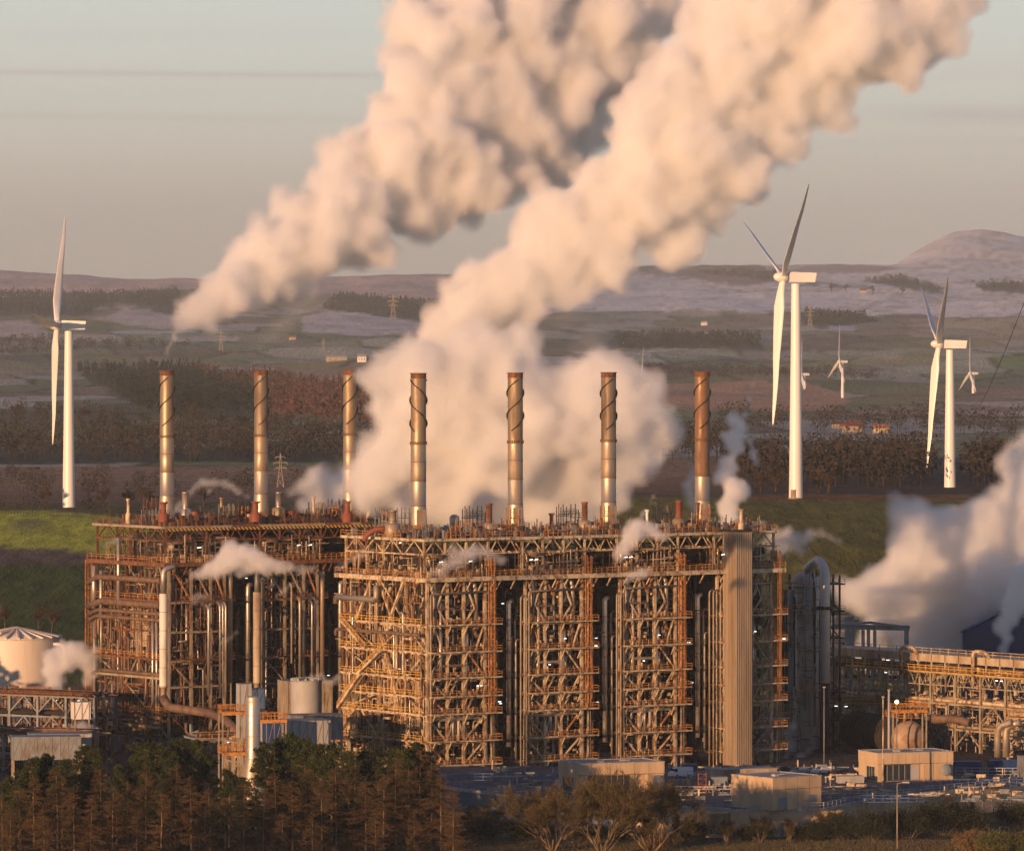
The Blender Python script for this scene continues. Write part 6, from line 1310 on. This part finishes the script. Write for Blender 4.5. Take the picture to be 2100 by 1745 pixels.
plume('great lilac steam bank at the lower right, beside the blue hall',[(1722,1200,24),(1750,1215,36),(1790,1220,44),(1830,1190,50),(1860,1130,44),(1840,1090,22),(1845,1050,26),(1835,1020,20),(1880,1060,44),(1900,1140,60),(1870,1230,56),(1930,1100,54),(1950,1200,76),(1990,1130,60),(1960,1270,60),(2010,1060,44),(2030,1200,76),(2060,1110,60),(2080,1030,54),(2060,960,24),(2080,940,34),(2100,900,24),(2110,980,44),(2100,1120,66),(2100,1230,60),(1880,1290,44),(1810,1270,40),(1780,1300,30),(1850,1320,30),(2140,1060,60),(1760,1340,30),(1800,1352,34),(1850,1370,36),(1900,1335,44),(1945,1350,40),(1990,1330,40)],1414,1426,'bank',8,1.1)
plume('pink steam shred in front of the blue hall',[(2060,1350,10),(2056,1330,14),(2064,1306,18),(2056,1280,20),(2075,1262,22),(2080,1236,26),(2094,1205,28),(2098,1170,30)],1384,1388,'small',9,.7,.7)
plume('bright steam jet drifting right in front of the rear furnaces',[(388,1184,7),(398,1180,11),(414,1178,15),(434,1170,20),(456,1158,24),(480,1145,27),(504,1140,28),(526,1152,24),(548,1158,22),(572,1162,17),(594,1164,14),(616,1166,12),(638,1166,10),(470,1120,18),(448,1180,13),(496,1168,16)],1258,1262,'small',10,.55,.5)
plume('small steam shred under the bright jet before the rear furnaces',[(572,1222,7),(582,1212,9),(594,1202,10),(606,1192,8),(560,1196,7),(552,1206,6)],1258,1260,'wisp',11,.45,.4,8)
plume('thin steam around the top left corner of the rear row',[(214,1120,6),(224,1114,9),(238,1108,10),(254,1104,9),(268,1100,7)],1268,1270,'wisp',12,.45,.4,8)
plume('pinkish steam drifting along the deck of the leftmost front block',[(880,1178,8),(898,1172,13),(916,1162,16),(934,1150,19),(952,1138,21),(972,1132,20),(992,1136,17),(1012,1142,14),(1030,1148,11),(928,1128,14),(900,1184,8)],1186,1192,'wisp',13,.5,.5)
plume('steam puff rising past the third front block deck',[(1282,1192,8),(1296,1182,12),(1312,1176,13),(1326,1170,10),(1270,1140,14),(1282,1120,20),(1296,1098,24),(1316,1084,22),(1336,1088,18),(1356,1100,14),(1374,1104,10),(1300,1070,16),(1318,1052,10),(1340,1030,6)],1206,1212,'small',14,.55,.5)
plume('soft white steam cloud rising beside the cream storage tank',[(138,1440,6),(134,1430,8),(126,1416,13),(114,1398,20),(104,1380,22),(112,1360,28),(130,1345,28),(150,1338,24),(168,1345,22),(182,1358,20),(190,1380,16),(176,1400,14),(96,1410,12),(196,1340,16)],1300,1304,'small',15,.55,.6)
plume('low lilac steam drifting behind the dark pines at left',[(110,1528,12),(130,1520,18),(152,1508,22),(172,1500,22),(192,1512,20),(90,1540,10)],1225,1228,'wisp',17,.5,.5)
plume('thin steam over the green hill right of the corrugated tower',[(1572,1120,14),(1590,1100,20),(1612,1100,22),(1636,1104,20),(1660,1098,16),(1684,1092,12),(1706,1102,12),(1722,1110,10),(1640,1128,16),(1604,1128,18)],1330,1336,'wisp',18,.6,.7)
plume('dim bluish steam at the foot of the shaded vessels',[(1612,1550,12),(1618,1530,14),(1610,1505,13),(1624,1488,12),(1640,1550,14),(1660,1540,10)],1262,1266,'wisp',19,.5,.5)
plume('small steam wisp from the slim white roof vent',[(1328,1040,4),(1334,1030,5),(1340,1018,5),(1346,1008,4)],1246,1247,'wisp',20,.35,.2,6)
plume('faint steam over the far left quarter fields right of the rightmost chimney',[(1560,1140,20),(1450,740,0.1)][:1]+[(1600,1150,16)],1340,1344,'thin',21,.6,.6)
plume('faint curl of vapour between the first chimney top and the big plume',[(338,738,4),(342,728,6),(346,716,7),(350,704,9),(358,694,11),(350,722,5)],1300,1303,'wisp',31,.4,.4,8)
plume('thin pinkish steam in the gap between the rear and front rows',[(690,1168,8),(700,1160,10),(712,1152,10),(722,1148,9),(735,1140,10),(748,1134,8),(760,1128,6),(706,1176,7)],1182,1186,'wisp',32,.45,.5,9)
plume('faint steam over the pipes right of the white pipe',[(396,1226,6),(408,1222,8),(420,1226,9),(434,1232,8),(446,1238,7),(402,1236,7),(416,1240,7)],1258,1260,'wisp',33,.45,.5,9)
plume('faint brownish steam low among the rear furnace pipes',[(440,1310,7),(452,1304,8),(464,1312,8),(476,1302,7),(458,1292,6),(486,1296,6)],1264,1266,'wisp',34,.45,.5,9)
plume('ragged steam rising left of the last chimney',[(1426,1040,14),(1420,1018,16),(1412,996,18),(1424,972,15),(1416,950,12),(1430,1062,16)],1336,1344,'wisp',35,.6,.7)
plume('pale steam behind the last roof vents',[(1470,1092,10),(1484,1084,14),(1500,1090,14),(1516,1098,12)],1300,1304,'wisp',36,.5,.5)
plume('thin steam hanging low between the furnace rows over the squat tank',[(640,1392,10),(656,1384,12),(668,1396,12),(680,1404,11),(690,1390,9)],1222,1226,'wisp',37,.5,.5)
# ---- haze ------------------------------------------------------------------------------
hm=bpy.data.materials.new('haze'); hm.use_nodes=True; n=hm.node_tree; n.nodes.clear(); o=n.nodes.new('ShaderNodeOutputMaterial'); v=n.nodes.new('ShaderNodeVolumePrincipled')
v.inputs['Color'].default_value=(.72,.80,.84,1); v.inputs['Density'].default_value=HAZE; v.inputs['Anisotropy'].default_value=0; n.links.new(v.outputs[0],o.inputs['Volume'])
hb=MB().box(-17000,-600,-40,26000,36000,900).build('haze',hm); tag(hb,kind='stuff')
